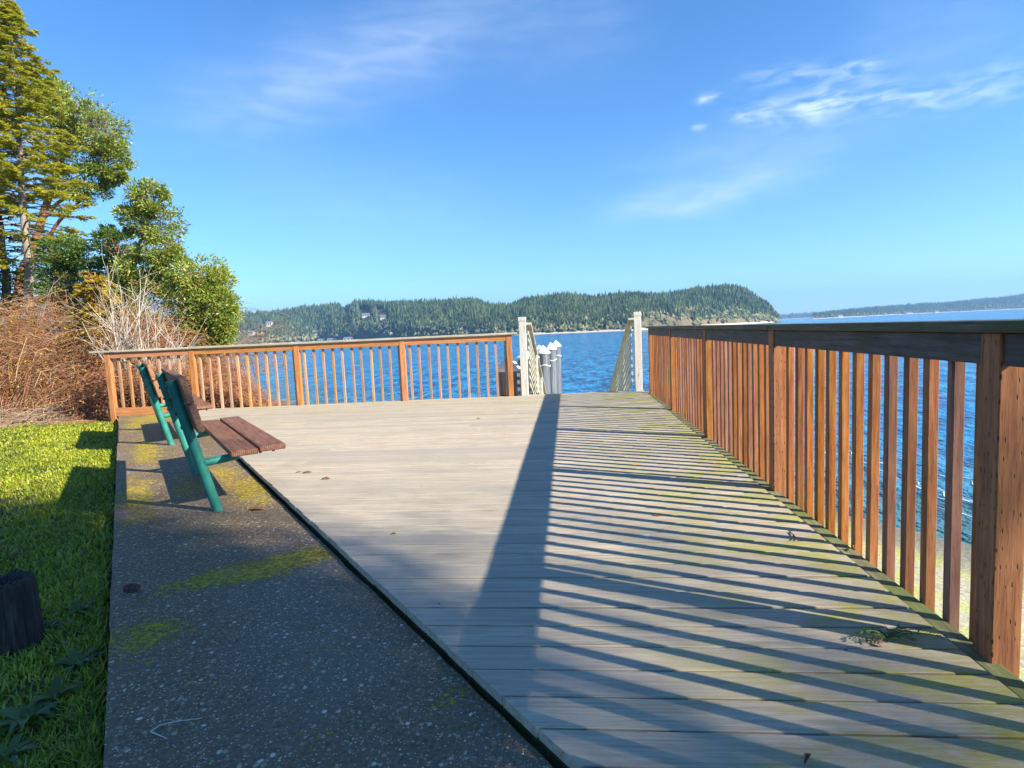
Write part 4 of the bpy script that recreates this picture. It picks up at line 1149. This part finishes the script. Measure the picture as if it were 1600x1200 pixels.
# houses on the far shores
def house(px, py, Y, w, h, dp, label, mat='house_white', rz=0., roof='roof_grey', nwin=3, group='houses across the water'):
    Y = (SURF1 if px < 1250 else SURF2)(px, py+1.)-2.; p = at(px, py+1., Y); e = empty('house', (p[0], p[1], p[2])); e.rotation_euler.z = rz; tag(e, label, 'house', group)
    m2 = MB(); m2.box((-w/2, -dp/2, -3.), (w/2, dp/2, h)); wl = m2.build('wall', M[mat], e)
    m2 = MB(); ov = .5; V = [[-w/2-ov, -dp/2-ov, h+.01], [w/2+ov, -dp/2-ov, h+.01], [w/2+ov, dp/2+ov, h+.01], [-w/2-ov, dp/2+ov, h+.01], [-w/2-ov, 0, h+dp*.28], [w/2+ov, 0, h+dp*.28]]
    m2.add(V, [[0, 1, 5, 4], [2, 3, 4, 5], [0, 3, 2, 1]], [[0, 4, 3], [1, 2, 5]]); m2.build('roof', M[roof], e)
    for i in range(nwin):
        x = -w/2+w*(i+.5)/nwin; m2 = MB(); m2.box((x-w/nwin*.28, -dp/2-.06, h*.35), (x+w/nwin*.28, -dp/2-.01, h*.8)); m2.build('window', M['window_glass'], e)
house(422, 508, 960, 11, 6, 8, 'white house high in a clearing near the left end of the headland', nwin=3)
house(393, 521, 925, 9, 3.5, 8, 'small pale pink house low on the shore beside the round madrone', 'house_tan')
house(573, 494, 800, 12, 3.2, 9, 'long low white house in the gap of trees near the top of the headland')
house(600, 497, 790, 9, 3.5, 8, 'white house at the right end of the hilltop clearing')
house(503, 533.5, 900, 11, 3.2, 8, 'white boathouse at the water just above the far railing')
house(520, 532.5, 880, 15, 3., 8, 'grey roofed waterfront house between two white ones', 'house_tan')
house(546, 531.5, 850, 15, 3.4, 8, 'long white waterfront building above the far railing')
house(417, 538., 905, 14, 2.4, 6, 'low pale building at the water near the madrone')
house(1312, 494.5, 1480, 9, 3.5, 8, 'white house at the waterline on the far right shore left of the others')
house(1420, 489.5, 1640, 16, 3.2, 8, 'long pale building at the waterline of the far right shore')
house(1463, 487.5, 1740, 9, 3.5, 8, 'pale house at the waterline right of the long building on the far shore')

# ------------------------------------------------------------------ trees behind the viewpoint that shade the foreground
SUNV = np.array([1.577, -.67, 1.0])
def shade_tree(label, P0, t0, radii, nlump, nleaf, lsize, seed, mat='green_leaves'):
    """P0: centre of the shadow on the ground, t0: height of the crown centre"""
    rng = np.random.default_rng(seed); C = np.array([P0[0], P0[1], 0])+SUNV*t0
    base = (C[0]+.8, C[1]-1.2, -3.1); e = empty('shade_tree', base); tag(e, label, 'tree', 'trees behind the viewpoint')
    c = C-np.array(base); W = MB(); top = c+np.array([0, 0, radii[2]*.4])
    tt = np.linspace(0, 1, 12)[:, None]; tr = top*tt; tr[:, 0] += .3*np.sin(tt[:, 0]*3); W.add(*tubes(tr[None], np.linspace(.22, .05, 12)[None], 10))
    d = rng.normal(size=(nlump, 3)); d /= np.linalg.norm(d, axis=1, keepdims=True)
    Q = c+d*np.array(radii)*(rng.uniform(.05, 1., nlump)**.45)[:, None]
    LV = MB(); per = nleaf//nlump; bp = []
    for q in Q:
        s_ = tr[rng.integers(6, 12)]; t_ = np.linspace(0, 1, 7)[:, None]; bp.append(s_+(q-s_)*t_+rng.normal(size=3)*.2*np.sin(np.pi*t_))
        pp = q+rng.normal(size=(per, 3))*np.array([.32, .32, .26]); LV.add(*leaves(pp, rng.uniform(.6, 1.2, per)*lsize, rng.uniform(.35, .6, per)*lsize, unit(rng.normal(size=(per, 3))), .15))
    W.add(*tubes(np.array(bp), np.tile(np.linspace(.035, .008, 7), (nlump, 1)), 5))
    W.build('trunk', M['dark_bark'], e, smooth=True, recalc=False); LV.build('crown', M[mat], e, recalc=False); return e
SHADE = True
if SHADE:
    shade_tree('dense leafy tree behind the viewpoint shading the path', (-4.2, 1.45), 11., (2.35, 2.35, 2.35), 320, 90000, .16, 51)
    shade_tree('second leafy tree behind the viewpoint shading the near path', (-2.5, .35), 12., (2.1, 2.1, 2.0), 160, 15000, .16, 52)
    shade_tree('thin leaved tree behind the viewpoint dappling the near deck', (-.4, 1.7), 14., (2.4, 2.4, 2.3), 70, 1100, .13, 53)

# ------------------------------------------------------------------ haze
m2 = MB(); m2.box((-6300, -6300, -12.), (6300, 6300, 260.)); hz = m2.build('haze', None); hz.data.materials.clear()
t = NT('haze_air'); pv = t.n('ShaderNodeVolumePrincipled', {'Color': (.30, .60, 1.), 'Density': 2.4e-4, 'Anisotropy': .2}); o_ = t.n('ShaderNodeOutputMaterial'); t.t.links.new(pv.outputs[0], o_.inputs['Volume'])
hz.data.materials.append(t.m); tag(hz, kind='stuff'); hz['label'] = 'thin blue haze of the air over the water'; hz['category'] = 'haze'

# ------------------------------------------------------------------ world
AZ = math.atan2(1.577, -.67); EL = math.atan2(1., math.hypot(1.577, .67))
t = NT('World', world=True)
sky = t.n('ShaderNodeTexSky', sky_type='NISHITA'); sky.sun_disc = False; sky.sun_elevation = EL; sky.sun_rotation = AZ
sky.air_density = 1.0; sky.dust_density = .0; sky.ozone_density = 1.6; sky.altitude = 0
hs = t.n('ShaderNodeHueSaturation', {'Hue': .5, 'Saturation': 1.2, 'Value': 1., 'Color': sky.outputs[0]})
tc = t.n('ShaderNodeTexCoord'); dv = t.n('ShaderNodeVectorMath', {0: tc.outputs['Generated']}, operation='NORMALIZE').outputs[0]
sp_ = t.n('ShaderNodeSeparateXYZ', {0: dv})
az_ = t.math('ARCTAN2', sp_.outputs[0], sp_.outputs[1]); el_ = t.math('ARCSINE', sp_.outputs[2])
cv = t.n('ShaderNodeCombineXYZ', {0: az_, 1: el_}).outputs[0]
def nzz(scale, rot, sc, det, dist=0.):
    mp = t.n('ShaderNodeMapping', {'Vector': cv, 'Scale': sc, 'Rotation': (0, 0, rot)}).outputs[0]
    return t.noise(mp, scale, det, .5, dist)
warp = t.math('MULTIPLY', t.math('SUBTRACT', nzz(9., 0, (1, 1, 1), 5.), .5), .05)
clouds = None
def dir_azel(px, py):
    d = ray(px, py); d = d/np.linalg.norm(d); return math.atan2(d[0], d[1]), math.asin(d[2])
wisp = t.mr(nzz(1., -R_(14), (10, 46, 1), 5., .5), .25, .80)
fine = t.mr(nzz(1., -R_(14), (24, 80, 1), 6., .6), .32, .72)
for (x0, y0, x1, y1, wd, a, fn) in ((290, 178, 760, 15, .042, .44, 0), (960, 335, 1260, 265, .020, .60, 0), (1200, 180, 1620, 120, .017, .62, 1), (1140, 186, 1230, 164, .009, .6, 1), (1245, 172, 1310, 150, .011, .95, 1), (1160, 125, 1380, 100, .012, .4, 1),
                                (1085, 155, 1125, 153, .005, .75, 1), (1080, 200, 1105, 198, .004, .6, 1), (1320, 110, 1370, 108, .008, .6, 1), (1000, 255, 1400, 190, .022, .22, 0), (350, 300, 760, 330, .05, .14, 0), (1340, 55, 1600, 70, .04, .16, 0), (760, 60, 1000, 20, .05, .16, 0), (1250, 480, 1600, 462, .004, .35, 0)):
    (a0, e0), (a1, e1) = dir_azel(x0, y0), dir_azel(x1, y1)
    ca, ce = (a0+a1)/2, (e0+e1)/2; L = math.hypot(a1-a0, e1-e0)/2; th = math.atan2(e1-e0, a1-a0)
    da = t.math('SUBTRACT', az_, ca); de = t.math('SUBTRACT', t.math('ADD', el_, warp if wd > .012 else t.math('MULTIPLY', warp, .35)), ce)
    s1 = t.math('ADD', t.math('MULTIPLY', da, math.cos(th)/L), t.math('MULTIPLY', de, math.sin(th)/L))
    wd *= 1.25
    s2 = t.math('ADD', t.math('MULTIPLY', da, -math.sin(th)/wd), t.math('MULTIPLY', de, math.cos(th)/wd))
    q1 = t.math('POWER', t.math('ABSOLUTE', s1), 3.); d2 = t.math('ADD', q1, t.math('MULTIPLY', s2, s2))
    g = t.math('MULTIPLY', t.math('EXPONENT', t.math('MULTIPLY', d2, -1.)), a)
    g = t.math('MULTIPLY', g, fine if fn else t.math('ADD', t.math('MULTIPLY', wisp, .6), .4))
    clouds = g if clouds is None else t.math('ADD', clouds, g)
clouds = t.math('MULTIPLY', t.math('MINIMUM', clouds, .9), .8)
tint = t.mix(1., hs.outputs[0], (.72, 1.03, 1.34), 'MULTIPLY')
skc = t.mix(clouds, tint, (6.0, 6.9, 7.8))
bg = t.n('ShaderNodeBackground', {'Color': skc, 'Strength': .062})
scene.world = t.out(bg.outputs[0])

sd = D.lights.new('sun', 'SUN'); sd.energy = 5.0; sd.angle = R_(.53); sd.color = (1., .92, .79)
so = D.objects.new('sun', sd); COL.objects.link(so)
so.rotation_euler = Vector(-SUNV).to_track_quat('-Z', 'Y').to_euler(); so.location = (20, -10, 20)

# ------------------------------------------------------------------ camera
cd = D.cameras.new('camera'); cam = D.objects.new('camera', cd); COL.objects.link(cam)
cd.sensor_width = 36.; cd.sensor_fit = 'HORIZONTAL'; cd.lens = FPX/1600*36.; cd.clip_start = .05; cd.clip_end = 20000.
m = Matrix.Identity(4)
for i in range(3):
    for j in range(3): m[i][j] = RC[i][j]
m[2][3] = EYE
cam.matrix_world = m; scene.camera = cam
scene.view_settings.view_transform = 'Standard'; scene.view_settings.look = 'None'; scene.view_settings.gamma = 1.
scene.view_settings.exposure = 1.5
scene.cycles.use_denoising = True
scene.cycles.max_bounces = 6; scene.cycles.volume_bounces = 0; scene.cycles.transparent_max_bounces = 8
scene.cycles.sample_clamp_indirect = 4.
